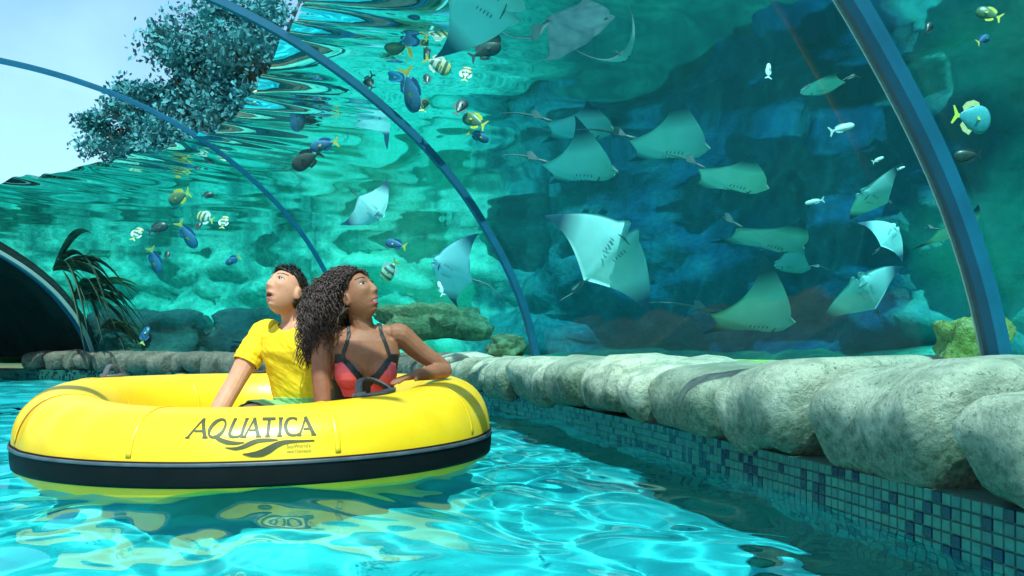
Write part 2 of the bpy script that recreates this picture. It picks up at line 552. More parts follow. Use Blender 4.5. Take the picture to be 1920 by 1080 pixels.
# ------------------------------------------------------------------ acrylic tunnel
tunnel = empty('acrylic_tunnel', (G(S_A)[0], G(S_A)[1], .3))
tag(tunnel, 'clear arched acrylic tunnel with blue metal ribs over the river', 'tunnel')
def tchild(o):
    o.parent = tunnel
    o.matrix_parent_inverse = Matrix.Translation(-Vector(tunnel.location))
    return o
def loft_shell(name, s0, s1, mat, t=.05, ns=14, nq=64):
    v = []
    for off in (0, t):
        for s in np.linspace(s0, s1, ns):
            for q in np.linspace(0, 1, nq):
                v.append(arch(s, q, off))
    n = ns*nq
    f = [tuple(reversed(q)) for q in grid_faces(ns, nq)] + grid_faces(ns, nq, off=n)
    for i in range(ns-1):
        for j in (0, nq-1):
            a, b = i*nq + j, (i+1)*nq + j
            f.append((a, b, b+n, a+n))
    for j in range(nq-1):
        for i in (0, ns-1):
            a, b = i*nq + j, i*nq + j + 1
            f.append((a, b, b+n, a+n))
    return mesh_obj(name, v, f, mat)
def rib(s, w_, t, mat, name='rib', off=-.02):
    mb = MB()
    rings = []
    for q in np.linspace(0, 1, 90):
        r_ = []
        for ds, o_ in ((-w_/2, off), (w_/2, off), (w_/2, off + t), (-w_/2, off + t)):
            r_.append(arch(s + ds, q, o_))
        rings.append(r_)
    mb.loft(rings)
    return tchild(mb.build(name, mat, smooth=False))
bounds = [.15, S_C, S_A, S_B, S_D]
for a, b in zip(bounds[:-1], bounds[1:]):
    tchild(loft_shell('panel', a + .012, b - .012, M['panel']))
rib(S_C, .038, .045, M['rib']); rib(S_A, .034, .050, M['rib'], off=0); rib(S_B, .018, .050, M['rib'], off=.002); rib(S_D, .05, .08, M['rib'])
rib(S_C + .034, .024, .042, M['rib_dark'], 'gasket', -.012); rib(S_C + .070, .005, .06, M['seal'], 'sealant_bead', -.004)
rib(S_A + .025, .012, .050, M['rib_dark'], 'gasket', .002); rib(S_D - .07, .025, .06, M['seal'], 'sealant_bead', -.01)
# the dark concrete passage beyond
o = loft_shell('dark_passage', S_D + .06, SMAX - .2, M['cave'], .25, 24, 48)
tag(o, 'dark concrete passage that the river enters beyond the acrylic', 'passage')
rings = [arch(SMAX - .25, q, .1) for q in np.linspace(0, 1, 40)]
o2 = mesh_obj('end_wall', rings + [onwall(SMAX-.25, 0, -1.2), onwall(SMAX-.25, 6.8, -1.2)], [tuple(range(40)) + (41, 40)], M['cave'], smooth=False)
o2.parent = o

# ------------------------------------------------------------------ low pool wall: core, mosaic tiles, coping stones
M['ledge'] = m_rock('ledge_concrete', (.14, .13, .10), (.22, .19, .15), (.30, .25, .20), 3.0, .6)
wall = empty('pool_wall', (*face(S_C, 0, 0)[:2], 0))
tag(wall, 'low river wall of mosaic tiles with rounded pale coping stones', 'wall')
def wchild(o):
    o.parent = wall
    o.matrix_parent_inverse = Matrix.Translation(-Vector(wall.location))
    return o
ss = np.arange(.2, SMAX - .3, .1)
v = []
for s in ss:
    for n, z in ((thick(s), -1.05), (thick(s), .118), (thick(s) - .02, .122), (-.10, .122), (-.10, -1.05)):
        v.append(onwall(s, n, z))
nr = 5
f = grid_faces(len(ss), nr, True) + [tuple(range(nr-1, -1, -1)), tuple(range((len(ss)-1)*nr, len(ss)*nr))]
wchild(mesh_obj('wall_core', v, f, M['grout'], smooth=False))

# river face as an arc length so that tiles are square
fs = np.arange(.2, S_D + 1.2, .01)
fp = np.array([face(s, 0, 0)[:2] for s in fs])
fl = np.concatenate([[0], np.cumsum(np.linalg.norm(np.diff(fp, axis=0), axis=1))])
TS = .030
n_near = 49
l0 = float(np.interp(1.42, fp[:120, 1] if False else np.interp(fs, fs, fp[:, 1])[:400], fl[:400]))
tile_meshes = []
for mk in ('tile_a', 'tile_b', 'tile_c'):
    mb = MB()
    h, k, t = TS*.5 - .0014, TS*.5 - .003, .004
    vv = [(-h, 0, -h), (h, 0, -h), (h, 0, h), (-h, 0, h), (-k, -t, -k), (k, -t, -k), (k, -t, k), (-k, -t, k)]
    me = bpy.data.meshes.new('tile')
    me.from_pydata(vv, [], [(4, 5, 6, 7), (0, 1, 5, 4), (1, 2, 6, 5), (2, 3, 7, 6), (3, 0, 4, 7)])
    me.materials.append(M[mk])
    tile_meshes.append(me)
tr = random.Random(5)
pick = lambda: tr.choices((0, 1, 2), (.55, .20, .25))[0]
rows_near = [i for i in range(-2, 4)]
far_v = MB()
ncol = int((fl[-1] - .2)/TS)
for c in range(ncol):
    L = .1 + c*TS
    s = float(np.interp(L, fl, fs))
    t2 = Tn(s)
    dth = (thick(s + .05) - thick(s - .05))/.1
    t2 = t2 - Rt(s)*dth; t2 /= np.linalg.norm(t2)
    near = l0 <= L < l0 + n_near*TS
    for r_ in range(-9, 4):
        p = face(s, .0005, .005 + (r_ + .5)*TS)
        if near and r_ in rows_near:
            o = bpy.data.objects.new('tile', tile_meshes[pick()])
            ax = Vector((t2[0], t2[1], 0)); az = Vector((0, 0, 1)); ay = az.cross(ax)
            # local -Y looks to the river
            if ay.dot(Vector((*Rt(s), 0))) < 0: ax, ay = -ax, -ay
            o.matrix_world = Matrix(((ax.x, ay.x, 0, p[0]), (ax.y, ay.y, 0, p[1]), (0, 0, 1, p[2]), (0, 0, 0, 1)))
            COL.objects.link(o)
            wchild(o)
        elif r_ > -9:
            ax = np.array([t2[0], t2[1], 0]); az = np.array([0, 0, 1.]); n3 = np.array([*(-Rt(s)), 0])
            h = TS*.5 - .0016
            far_v.add([p + n3*.003 + ax*a*h + az*b*h for a, b in ((-1, -1), (1, -1), (1, 1), (-1, 1))], [(0, 1, 2, 3)], pick())
o = wchild(far_v.build('distant_tile', [M['tile_a'], M['tile_b'], M['tile_c']], smooth=False))
o['kind'] = 'stuff'

def s_at_px(u, z=.30):
    pr = np.array([face(s, .03, z) for s in fs[::4]])
    ok = pr[:, 1] > 1.0
    uu = 960 + pr[:, 0]/np.maximum(pr[:, 1], .2)*FPX
    return float(fs[::4][ok][np.argmin(np.abs(uu[ok] - u))])
def coping(s0, s1, seed, top=.40, bot=.13, bulge=.07, roll=0.0, mat_=None):
    L, nz = 15, 18
    rings = []
    for i in range(L):
        t = .5 - .5*math.cos(math.pi*i/(L-1))
        s = s0 + (s1 - s0)*t
        dm = min(t, 1 - t)*(s1 - s0) + .002
        e = math.sqrt(max(0, 1 - (1 - min(1, dm/.055))**2))      # rounded ends
        r_ = []
        th = thick(s)
        hw, hh = (th + bulge - .01)/2, (top - bot)/2
        for j in range(nz):
            a = 2*math.pi*j/nz
            ca, sa = math.cos(a), math.sin(a)
            pw = .46
            x = math.copysign(abs(ca)**pw, ca)*hw*(.70 + .30*e)
            z = math.copysign(abs(sa)**pw, sa)*hh*(.62 + .38*e)
            n_ = th/2 + bulge/2 - .005 + x
            zc = (top + bot)/2 + z
            if zc < .26 and x > 0: n_ -= .0
            # under the lip the stone draws back towards the wall; the top falls a little to the river
            if x > 0: zc -= .05*(x/hw)**2*(1 if z > 0 else -.3)
            dsp = fnoise((s*2.2, n_*3, zc*3 + seed*7.1), 1.0, 2)
            zc += .035*dsp*(1 if z > -.03 else .9) + roll*(t - .5)
            n_ += .045*fnoise((s*4 + 5, n_*2, zc*4 + seed*3.3), 1.0, 3)*(x > 0)
            ds = .006*fnoise((n_*6, zc*7, seed*5.7), 1.0, 3)
            low = min(1, max(0, (.345 - zc)/.2))*(x > -.3*hw)      # sides draw in downwards, opening the joints
            sh = s + ds - (2*t - 1)*min(.048, .18*(s1 - s0))*low**1.3
            r_.append(onwall(sh, max(n_, .03), zc))
        rings.append(r_)
    mb = MB()
    mb.loft(rings)
    return wchild(mb.build('coping_stone', mat_ or M['stone']))
cuts = [1985, 1765, 1492, 1352, 1216, 1168, 1096, 1040, 962, 914, 878, 838, 800]
sc_ = [s_at_px(u, .25) for u in cuts]
sc_ = [sc_[0] - .62, sc_[0] - .30] + sc_
s = sc_[-1]
sr = random.Random(3)
while s < S_D + .55:
    s += sr.uniform(.22, .5)
    sc_.append(s)
for i in range(len(sc_) - 1):
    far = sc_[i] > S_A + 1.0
    gap_ = .022 if sc_[i] < S_C + 1.2 else .017
    coping(sc_[i] + gap_, sc_[i+1] - gap_, i, top=(.395 + sr.uniform(-.03, .03)) if not far else .395, bot=.095 + sr.uniform(-.02, .02),
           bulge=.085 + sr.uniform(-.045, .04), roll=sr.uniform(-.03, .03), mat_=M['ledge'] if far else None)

# ------------------------------------------------------------------ rockwork in the tank
def boulder(name, c, dims, seed, mat, label, cat='rock', rough=.22, rot=0, n=3, box=.6):
    bm = bmesh.new()
    bmesh.ops.create_icosphere(bm, subdivisions=n + 1, radius=1)
    for vtx in bm.verts:
        d = vtx.co.normalized()
        k = max(abs(d.x), abs(d.y), abs(d.z))
        q = d*((1 - box) + box*.8/k)
        f1 = fnoise((d.x*1.3 + seed, d.y*1.3, d.z*1.3), 1.0, 3)
        f2 = fnoise((d.x*4 + seed, d.y*4, d.z*4), 1.0, 3)
        q = q*(1 + rough*f1*1.6 + rough*.3*f2)
        vtx.co = Vector((q.x*dims[0], q.y*dims[1], q.z*dims[2]))
    me = bpy.data.meshes.new(name)
    bm.to_mesh(me); bm.free()
    me.materials.append(mat); me.shade_smooth()
    o = link(bpy.data.objects.new(name, me))
    o.location = c
    o.rotation_euler = (0, 0, rot)
    return tag(o, label, cat)

def on_tank(u, v, dd):
    return beyond(u, v, dd)
p = on_tank(815, 605, .75)
boulder('mossy_rock', p, (.60, .30, .22), 3.1, M['moss_rock'], 'long flat mossy rock behind the acrylic at the foot of the middle rib', rough=.25, rot=.35)
p = on_tank(950, 648, .35)
boulder('mossy_rock', p, (.17, .16, .10), 8.4, M['moss_rock'], 'small mossy rock tucked under the tip of the long flat one', rough=.25)
p = on_tank(1822, 662, .22)
boulder('lime_rock', p, (.125, .11, .13), 5.2, M['lime_rock'], 'pitted lime green rock behind the acrylic beside the thick near rib', rough=.22)
p = on_tank(880, 560, .9)
for u, v, dd, dm, sd, lb in ((520, 640, 1.6, (.9, .6, .45), 6.4, 'dark green rock on the tank bed behind the man'),
                        (300, 635, 1.4, (.9, .6, .50), 9.4, 'dark green rock on the tank bed above the far coping')):
    boulder('dark_rock', beyond(u, v, dd), dm, sd, M['dark_rock'], lb, rough=.3)
def slab(corners, depth, label, seed, mat):
    """an angular sheet of pale rockwork, its outline on the tank wall, with real thickness"""
    n = len(corners)
    c = np.mean(corners, 0)
    sub = []
    for i in range(n):
        a, b = np.array(corners[i]), np.array(corners[(i+1) % n])
        for t in np.linspace(0, 1, 7, endpoint=False):
            q = a + (b - a)*t
            sub.append(q + .05*np.array([fnoise((*q*1.3, seed), 1, 3), 0, fnoise((*q*1.3, seed + 4), 1, 3)]))
    m = len(sub)
    rings = []
    for k in (1.0, .75, .5, .25, .05):
        rings.append([c + (np.array(q) - c)*k + np.array([0, -.12*(1-k) + .10*fnoise((*(c + (q - c)*k), seed), 1.2, 4)*(k < 1), 0]) for q in sub])
    mb = MB()
    mb.loft([[np.array(q) + np.array([.0, depth, 0]) for q in sub]] + rings)
    return tag(mb.build('rock_slab', mat), label, 'rock')

# ------------------------------------------------------------------ rays
def m_ray():
    a = NT('ray_back', rough=.45)
    p = a.coord('obj')
    a.color(a.ramp(a.noise(p, 5, 4, .6), [(.3, (.05, .08, .10)), (.7, (.14, .18, .19))]))
    b = NT('ray_belly', rough=.55, Specular_IOR_Level=.2)
    p = b.coord('obj')
    c = b.ramp(b.noise(p, 2.2, 4, .6), [(.3, (.42, .76, .78)), (.7, (.60, .90, .92))])
    sp = b.n('SeparateXYZ'); b.l(p, sp.inputs[0])
    ab = b.n('Math', operation='ABSOLUTE'); b.l(sp.outputs[1], ab.inputs[0])
    sm = b.n('Math', operation='MULTIPLY_ADD'); b.l(sp.outputs[0], sm.inputs[0]); sm.inputs[1].default_value = -.45; b.l(ab.outputs[0], sm.inputs[2])
    tip = b.n('MapRange'); tip.inputs[1].default_value = .48; tip.inputs[2].default_value = .80; b.l(sm.outputs[0], tip.inputs[0])
    c = b.mix(tip.outputs[0], c, (.03, .10, .17))           # dusky wing tips and hind margin
    b.color(c)
    return a.m, b.m
M['ray_back'], M['ray_belly'] = m_ray()
M['eye'] = m_simple('eye_black', (.01, .01, .012), .15, .05, 30)
def ray_mesh(flap_l, flap_r):
    """cownose ray: +X head, +Y its left wing, +Z back; half span 1"""
    nt_, nc = 41, 15
    top, bot = [], []
    for i in range(nt_):
        t = -1 + 2*i/(nt_-1)
        a = abs(t)
        le = .46 - .66*a**1.9 - .05*math.exp(-(t/.03)**2)     # two lobes at the front
        if a < .17: le += .08*math.sin(math.pi*min(1, a/.17))**.7
        te = min(-.42 + .52*a - .31*a**3, le - .012)
        fl = (flap_l if t > 0 else flap_r)*a**1.9 + .05*a**3*math.sin(3*a + t)
        for j in range(nc):
            c = j/(nc-1)
            x = le + (te - le)*c
            th = .135*(math.sin(math.pi*min(1, c**.65))**.8)*math.exp(-(a/.42)**2) + .012*(1 - abs(2*c-1)**4)*(1 - .6*a)
            th += .055*math.exp(-((c - .25)/.22)**2)*math.exp(-(t/.20)**2)
            z = fl - .04*a*a
            top.append((x, t*.97*math.cos(min(1.0, abs(fl)*.55)), z + th*.60))
            bot.append((x, t*.97*math.cos(min(1.0, abs(fl)*.55)), z - th*.55))
    n = nt_*nc
    f = grid_faces(nt_, nc)
    fm = [0]*len(f)
    f2 = [tuple(reversed([i + n for i in q])) for q in f]
    fm += [1]*len(f2)
    e = []
    for i in range(nt_-1):
        for j in (0, nc-1):
            a, b = i*nc + j, (i+1)*nc + j
            e.append((a, a+n, b+n, b) if j == 0 else (a, b, b+n, a+n))
    for j in range(nc-1):
        for i in (0, nt_-1):
            a, b = i*nc + j, i*nc + j + 1
            e.append((a, b, b+n, a+n))
    return top + bot, f + f2 + e, fm + [1]*len(e)
ray_group = 'rays gliding behind the acrylic'
def ray(u, v, dd, span_px, fwd, belly, fl, fr, label, tail=1.1):
    c = beyond(u, v, dd)
    k = span_px/FPX*c[1]/2
    f_ = Vector(fwd).normalized()
    up = -Vector(belly)
    up = (up - f_*up.dot(f_)).normalized()
    y_ = up.cross(f_)
    root = empty('cownose_ray')
    tag(root, label, 'ray', ray_group)
    vs, fs_, fm = ray_mesh(fl, fr)
    mesh_obj('body', vs, fs_, [M['ray_back'], M['ray_belly']], root, True, fm)
    mb = MB()
    tl = [(-.34 - tail*t, .05*math.sin(4*t), .03 + .06*math.sin(3*t)) for t in np.linspace(0, 1, 14)]
    mb.tube(tl, [.022*(1 - .85*t) for t in np.linspace(0, 1, 14)], 6)
    mb.build('tail', M['ray_back'], root)
    mb = MB()
    mb.add([(-.44, 0, .05), (-.56, 0, .15), (-.62, 0, .14), (-.60, 0, .05), (-.44, .012, .05), (-.60, .012, .05)], [(0, 1, 2, 3), (4, 5, 2, 1), (0, 4, 1), (3, 2, 5), (0, 3, 5, 4)])
    mb.build('dorsal_fin', M['ray_back'], root, False)
    mb = MB()
    mb.tube([(.30, -.10, -.095), (.31, 0, -.108), (.30, .10, -.095)], [.006, .012, .006], 6)
    mb.build('mouth', M['ray_back'], root)
    for sgn in (-1, 1):
        for k_ in range(5):
            mb = MB()
            x_ = .20 - .045*k_
            mb.tube([(x_, sgn*(.085 - .006*k_), -.112), (x_ - .006, sgn*(.115 - .006*k_), -.108), (x_ - .004, sgn*(.145 - .008*k_), -.098)], [.003, .007, .003], 5)
            mb.build('gill_slit', M['ray_back'], root)
    for sgn in (-1, 1):
        mb = MB()
        mb.tube([(.33, sgn*.155, .055), (.36, sgn*.172, .055), (.40, sgn*.168, .05)], [.014, .024, .010], 7)
        mb.build('eye', M['eye'], root)
    root.matrix_world = Matrix(((f_.x*k, y_.x*k, up.x*k, c[0]), (f_.y*k, y_.y*k, up.y*k, c[1]), (f_.z*k, y_.z*k, up.z*k, c[2]), (0, 0, 0, 1)))
    return root
ray(1136, 480, .9, 290, (.66, -.05, .72), (.10, -1, -.30), -.10, -.02, 'big white bellied ray in the middle with dark wing tips and horned head', .5)
ray(1400, 598, 1.3, 330, (1, .05, -.12), (0, -.20, -.97), .10, .48, 'turquoise ray low over the coping with one wing raised to a blue tip', .8)
ray(1078, 316, 1.3, 300, (1, .1, -.10), (0, -.05, -1), .10, .32, 'ray with one raised wing gliding above the horned ray', .6)
ray(1080, 238, 1.9, 280, (1, .25, -.06), (0, .03, -1), .05, .06, 'slim flat ray at the head of the upper shoal, seen edge on', .7)
ray(1245, 272, 1.5, 320, (1, .1, -.10), (0, -.03, -1), .10, .26, 'ray touching the slim flat one, its wing raised towards the surface', .7)
ray(1366, 334, 1.2, 290, (1, .15, -.26), (0, .03, -1), .05, .06, 'flat pale ray trailing lowest in the upper shoal', .6)
ray(1168, 104, 1.4, 150, (.25, .75, .25), (0, -.75, -.62), .95, .95, 'ray near the top with both wings raised in a V', .9)
ray(1434, 446, 1.6, 300, (1, .3, -.26), (0, .03, -1), .05, .06, 'slender pale green ray just right of the big horned one', .5)
ray(1625, 552, 1.4, 190, (-.35, -.25, .40), (.12, -1, -.45), .40, .40, 'pale cream ray climbing beside the turquoise one with spread wings', .6)
ray(692, 386, 1.4, 130, (.55, .2, -.55), (.10, -1, -.10), .15, .30, 'blue ray alone left of the middle rib with a dark wing tip', .6)
ray(852, 510, 1.0, 190, (-.62, .15, .35), (.15, -1, -.9), .25, .25, 'milky grey ray right of the woman swimming above the mossy rock', .8)
ray(1548, 162, 1.3, 170, (-1, .3, -.14), (0, .02, -1), .05, .05, 'small slim ray high up beside the near rib', .4)
ray(1640, 372, 1.3, 150, (-.8, -.3, .2), (.10, -.60, -.75), .45, .30, 'silvery ray banking left near the thick rib', .4)
ray(1665, 444, 1.7, 120, (.55, .2, .62), (-.1, -1, -.2), .25, .30, 'silvery ray pointing up under the banking one', .5)
ray(1490, 500, 2.2, 140, (-.9, .3, .15), (0, -.45, -.85), .40, .50, 'dim green ray behind the slender pale one', .5)
ray(900, -8, .9, 330, (.75, .2, -.28), (0, -.60, -.75), .10, .30, 'large turquoise ray overhead, cut by the top edge', .7)
ray(1785, 432, 1.0, 170, (.9, .3, .05), (0, -.4, -.9), .15, .05, 'pale mint ray half hidden by the thick near rib', .5)

# ------------------------------------------------------------------ fish
FM = {}
def fishmat(name, c1, c2, axis=0, lo=-.2, hi=.2, bars=None):
    a = NT(name, rough=.35)
    p = a.coord('obj')
    sx = a.n('SeparateXYZ'); a.l(p, sx.inputs[0])
    mr = a.n('MapRange'); mr.inputs[1].default_value = lo; mr.inputs[2].default_value = hi
    a.l(sx.outputs[axis], mr.inputs[0])
    c = a.mix(mr.outputs[0], c1, c2)
    if bars:
        wv = a.n('TexWave', Scale=bars[0], Distortion=1.0); a.l(p, wv.inputs['Vector'])
        c = a.mix(a.ramp(wv.outputs['Fac'], [(.35, (1, 1, 1)), (.5, (0, 0, 0))]), c, bars[1])
    c = a.mix(.25, c, a.ramp(a.noise(p, 14, 3), [(.3, (0, 0, 0)), (.7, (1, 1, 1))]), 'SOFT_LIGHT')
    a.color(c)
    return a.m
YEL, BLU, DRK, SIL, WHT = (.70, .55, .10), (.03, .16, .55), (.012, .02, .03), (.62, .70, .70), (.85, .84, .74)
FM['blue'] = (fishmat('fish_blue', (.02, .06, .12), (.05, .18, .38), 2, -.2, .2), m_simple('fin_yellow', YEL, .5), m_simple('fin_blue', (.02, .08, .25), .5))
FM['dark'] = (fishmat('fish_dark', DRK, (.05, .07, .06), 2), m_simple('fin_dark', DRK, .5), m_simple('fin_dark2', DRK, .5))
FM['olive'] = (fishmat('fish_olive', (.05, .13, .08), (.16, .22, .10), 2), m_simple('fin_gold', (.85, .62, .06), .5), m_simple('fin_gold2', (.85, .62, .06), .5))
FM['yellow'] = (fishmat('fish_barred', (.55, .62, .52), (.80, .68, .26), 0, -.1, .35, (1.3, (.10, .16, .14))), m_simple('fin_yellow2', YEL, .5), m_simple('fin_white', WHT, .5))
FM['silver'] = (fishmat('fish_silver', SIL, (.88, .92, .90), 2), m_simple('fin_silver', SIL, .4), m_simple('fin_silver2', SIL, .4))
FM['tang'] = (fishmat('fish_tang', (.04, .26, .32), (.10, .42, .48), 2), m_simple('fin_lemon', (.95, .85, .10), .5), m_simple('fin_peach', (.92, .70, .35), .5))
SHAPE = {'blue': (.20, .09), 'dark': (.26, .10), 'olive': (.27, .09), 'yellow': (.29, .09), 'silver': (.13, .07), 'tang': (.36, .09)}
def fin(mb, pts, t=.006):
    n = len(pts)
    a = [(x, -t, z) for x, z in pts]; b = [(x, t, z) for x, z in pts]
    mb.add(a + b, [tuple(range(n)), tuple(range(2*n-1, n-1, -1))] + [(i, i+n, (i+1) % n + n, (i+1) % n) for i in range(n)])
FISH = {}
def fish_parts(kind):
    if kind in FISH: return FISH[kind]
    H, W = SHAPE[kind]
    tmp = []
    def part(name, mb, mat, smooth=True):
        o = mb.build(name, mat, None, smooth)
        COL.objects.unlink(o)
        tmp.append(o)
    mb = MB()
    rings = []
    for t in np.linspace(0, 1, 15):
        prof = (math.sin(math.pi*min(1, (t*.96 + .02)**.72))**.75)*(1 - .30*t) + .05
        x = .46 - .82*t
        dz = .03*H*(t - .4)
        rings.append([(x, math.cos(a)*W*prof*(.9 if t > .7 else 1), dz + math.sin(a)*H*prof) for a in np.linspace(0, 2*math.pi, 14, endpoint=False)])
    mb.loft(rings)
    part('body', mb, FM[kind][0])
    mb = MB(); e = .22 if kind in ('tang', 'olive') else .18
    fin(mb, [(-.31, .035), (-.40, .05), (-.52, e), (-.56, e*.95), (-.48, 0), (-.56, -e*.95), (-.52, -e), (-.40, -.05), (-.31, -.035)])
    part('tail_fin', mb, FM[kind][1], False)
    mb = MB()
    fin(mb, [(.16, H*.80), (.10, H*1.12), (-.05, H*1.20), (-.22, H*.98), (-.31, H*.62), (-.26, H*.35), (-.05, H*.80)])
    part('dorsal_fin', mb, FM[kind][2], False)
    mb = MB()
    fin(mb, [(.02, -H*.80), (-.05, -H*1.12), (-.22, -H*.95), (-.31, -H*.60), (-.26, -H*.35), (-.10, -H*.75)])
    part('anal_fin', mb, FM[kind][2], False)
    for sg in (-1, 1):
        mb = MB()
        mb.tube([(.335, sg*W*.52, H*.18), (.335, sg*W*.70, H*.19), (.335, sg*W*.78, H*.19)], [.028, .024, .008], 8)
        part('eye', mb, M['eye'])
        mb = MB()
        mb.add([(.16, sg*W*.9, -.02), (.04, sg*(W + .05), -.07), (.0, sg*(W + .06), -.01), (.05, sg*(W + .03), .03)], [(0, 1, 2, 3), (3, 2, 1, 0)])
        part('pectoral_fin', mb, FM[kind][1], False)
    FISH[kind] = tmp
    return tmp
def fish(kind, u, v, dd, lpx, ang, yaw, label, group):
    """ang: heading in the picture plane, degrees from +x up; yaw: turn away from side-on"""
    c = beyond(u, v, dd)
    k = .86*lpx/FPX*c[1]
    root = empty('reef_fish')
    tag(root, label, 'fish', group)
    for o in fish_parts(kind):
        q = o.copy()
        link(q, root)
    f_ = Vector((math.cos(R(ang))*math.cos(R(yaw)), math.sin(R(yaw)), math.sin(R(ang))*math.cos(R(yaw))))
    up = Vector((-math.sin(R(ang)), 0, math.cos(R(ang))))
    if up.z < 0: up = -up
    up = (up - f_*up.dot(f_)).normalized()
    y_ = up.cross(f_)
    root.matrix_world = Matrix(((f_.x*k, y_.x*k, up.x*k, c[0]), (f_.y*k, y_.y*k, up.y*k, c[1]), (f_.z*k, y_.z*k, up.z*k, c[2]), (0, 0, 0, 1)))
g1, g2, g3, g4 = 'fish above the couple', 'fish of the upper middle shoal', 'fish left of the man', 'fish near the thick rib'
for a in (
    ('yellow', 480, 180, .7, 36, 100, 30, 'small pale fish, first in the row above the man\'s head', g1),
    ('yellow', 522, 170, .9, 56, 20, 20, 'pale barred fish with yellow back above the diving blue one', g1),
    ('dark', 541, 188, .6, 30, 120, 30, 'tiny black fish tucked beneath the barred one', g1),
    ('blue', 562, 212, .7, 88, -108, 15, 'blue fish with yellow tail diving steeply above the man', g1),
    ('dark', 487, 234, .8, 44, 110, 40, 'thin black fish below the row of pale ones', g1),
    ('dark', 574, 300, .5, 74, 205, 10, 'plump black fish with no markings above the man', g1),
    ('blue', 606, 272, .6, 66, 190, 10, 'blue fish with yellow tail just over the plump black one', g1),
    ('dark', 712, 48, 1.0, 48, 95, 30, 'upright black fish beside the big olive one', g2),
    ('olive', 752, 70, .8, 96, 218, 15, 'big olive fish with golden fins near the top', g2),
    ('dark', 830, 57, 1.0, 46, 8, 10, 'oval black fish alone near the top', g2),
    ('yellow', 822, 122, .8, 62, -22, 15, 'yellow and white barred fish at the centre of the upper shoal', g2),
    ('dark', 800, 148, .9, 32, 95, 30, 'short black fish just below the central barred one', g2),
    ('yellow', 874, 138, .8, 44, 80, 30, 'white upright fish at the edge of the upper shoal', g2),
    ('dark', 690, 154, .8, 42, 125, 20, 'slanting black fish beside the middle rib', g2),
    ('blue', 770, 172, .6, 96, -78, 15, 'large blue fish diving head down with yellow tail in the upper shoal', g2),
    ('olive', 795, 196, .7, 40, 80, 30, 'little golden edged fish close behind the large diving blue one', g2),
    ('dark', 912, 94, 1.2, 74, 28, 5, 'long thin dark fish slanting up in the mint water', g2),
    ('dark', 864, 200, .9, 52, 65, 30, 'dark narrow fish pointing up under the upper shoal', g2),
    ('olive', 888, 226, .9, 60, 150, 20, 'olive fish with golden arc over the blue one by the dark water', g2),
    ('blue', 898, 256, .8, 50, -20, 20, 'small deep blue fish at the edge of the dark water', g2),
    ('olive', 335, 370, .8, 56, 200, 15, 'dark olive fish at the top of the left shoal', g3),
    ('dark', 390, 366, .8, 26, 10, 20, 'tiny dark fish at the upper corner of the left shoal', g3),
    ('yellow', 384, 408, .7, 46, 160, 20, 'pale barred fish in the middle of the left shoal', g3),
    ('yellow', 420, 416, .8, 34, 85, 30, 'small white upright fish, last of the left shoal', g3),
    ('dark', 297, 428, .8, 44, 25, 15, 'rounded dark fish on the near side of the left shoal', g3),
    ('dark', 372, 424, .9, 26, 85, 30, 'tiny black fish under the pale barred one of the left shoal', g3),
    ('blue', 352, 442, .7, 66, -60, 15, 'blue fish with yellow tail slanting down in the left shoal', g3),
    ('blue', 291, 490, .7, 60, -75, 15, 'blue fish diving lowest in the left shoal', g3),
    ('dark', 313, 478, .9, 24, 95, 30, 'speck of a black fish beside the lowest diving blue one', g3),
    ('yellow', 257, 438, .8, 36, 70, 30, 'yellowish fish leading the left shoal', g3),
    ('blue', 436, 488, .7, 42, 200, 20, 'dim blue fish between the left shoal and the man', g3),
    ('blue', 272, 628, .7, 44, 80, 25, 'dim blue fish low over the far coping', g3),
    ('tang', 1824, 222, .5, 92, -8, 10, 'large teal fish with lemon yellow fins behind the near rib', g4),
    ('dark', 1812, 292, .6, 56, 185, 10, 'round black fish beneath the yellow finned one', g4),
    ('blue', 1844, 74, .7, 48, 30, 25, 'deep blue fish high in the corner by the near rib', g4),
    ('olive', 1852, 26, .8, 54, 150, 20, 'golden finned fish at the very top beside the near rib', g4),
    ('dark', 1742, 52, .9, 34, 60, 20, 'small black fish in the bright mint patch by the near rib', g4),
    ('silver', 1580, 240, .9, 62, 18, 10, 'silver fish slanting up near the thick rib', g4),
    ('silver', 1647, 299, 1.0, 30, 25, 10, 'small silver fish below the slanting one', g4),
    ('silver', 1690, 315, 1.0, 20, 20, 10, 'tiny silver fish closest to the thick rib', g4),
    ('silver', 1526, 378, 1.1, 40, 190, 15, 'silver fish between the slender ray and the silvery ones', g4),
    ('silver', 1441, 132, 1.2, 44, 80, 25, 'bright silver fish hanging upright in the dark water', g4),
    ('blue', 741, 458, .8, 52, 165, 20, 'blue and white fish above the woman\'s face', g1),
    ('yellow', 730, 508, .7, 56, 230, 20, 'pale yellow tailed fish right in front of the woman\'s face', g1),
    ('silver', 826, 540, .5, 36, 110, 20, 'small cream oval fish in front of the milky grey ray', g1),
): fish(*a)

# ------------------------------------------------------------------ inflatable raft
def m_vinyl():
    a = NT('yellow_vinyl', rough=.34)
    p = a.coord('obj')
    f1 = a.noise(p, 3.0, 4, .6)
    f2 = a.noise(p, 26, 4, .6)
    c = a.ramp(f1, [(.3, (.84, .45, .006)), (.55, (.90, .52, .010)), (.75, (.92, .58, .03))])
    c = a.mix(a.ramp(f2, [(.28, (.25, .25, .25)), (.42, (0, 0, 0))]), c, (.62, .42, .05))
    a.color(c)
    a.bump(f1, .10, .02)
    return a.m
M['vinyl'] = m_vinyl()
M['band'] = m_simple('black_rubber', (.004, .006, .007), .6, .2, 12, Specular_IOR_Level=.15)
M['band_grey'] = m_simple('grey_rubber', (.10, .10, .12), .42, .2, 14)
M['webbing'] = m_simple('black_webbing', (.03, .032, .04), .6, .25, 60, bump=.3)
M['print'] = m_simple('olive_print', (.055, .055, .010), .5, .1, 20)
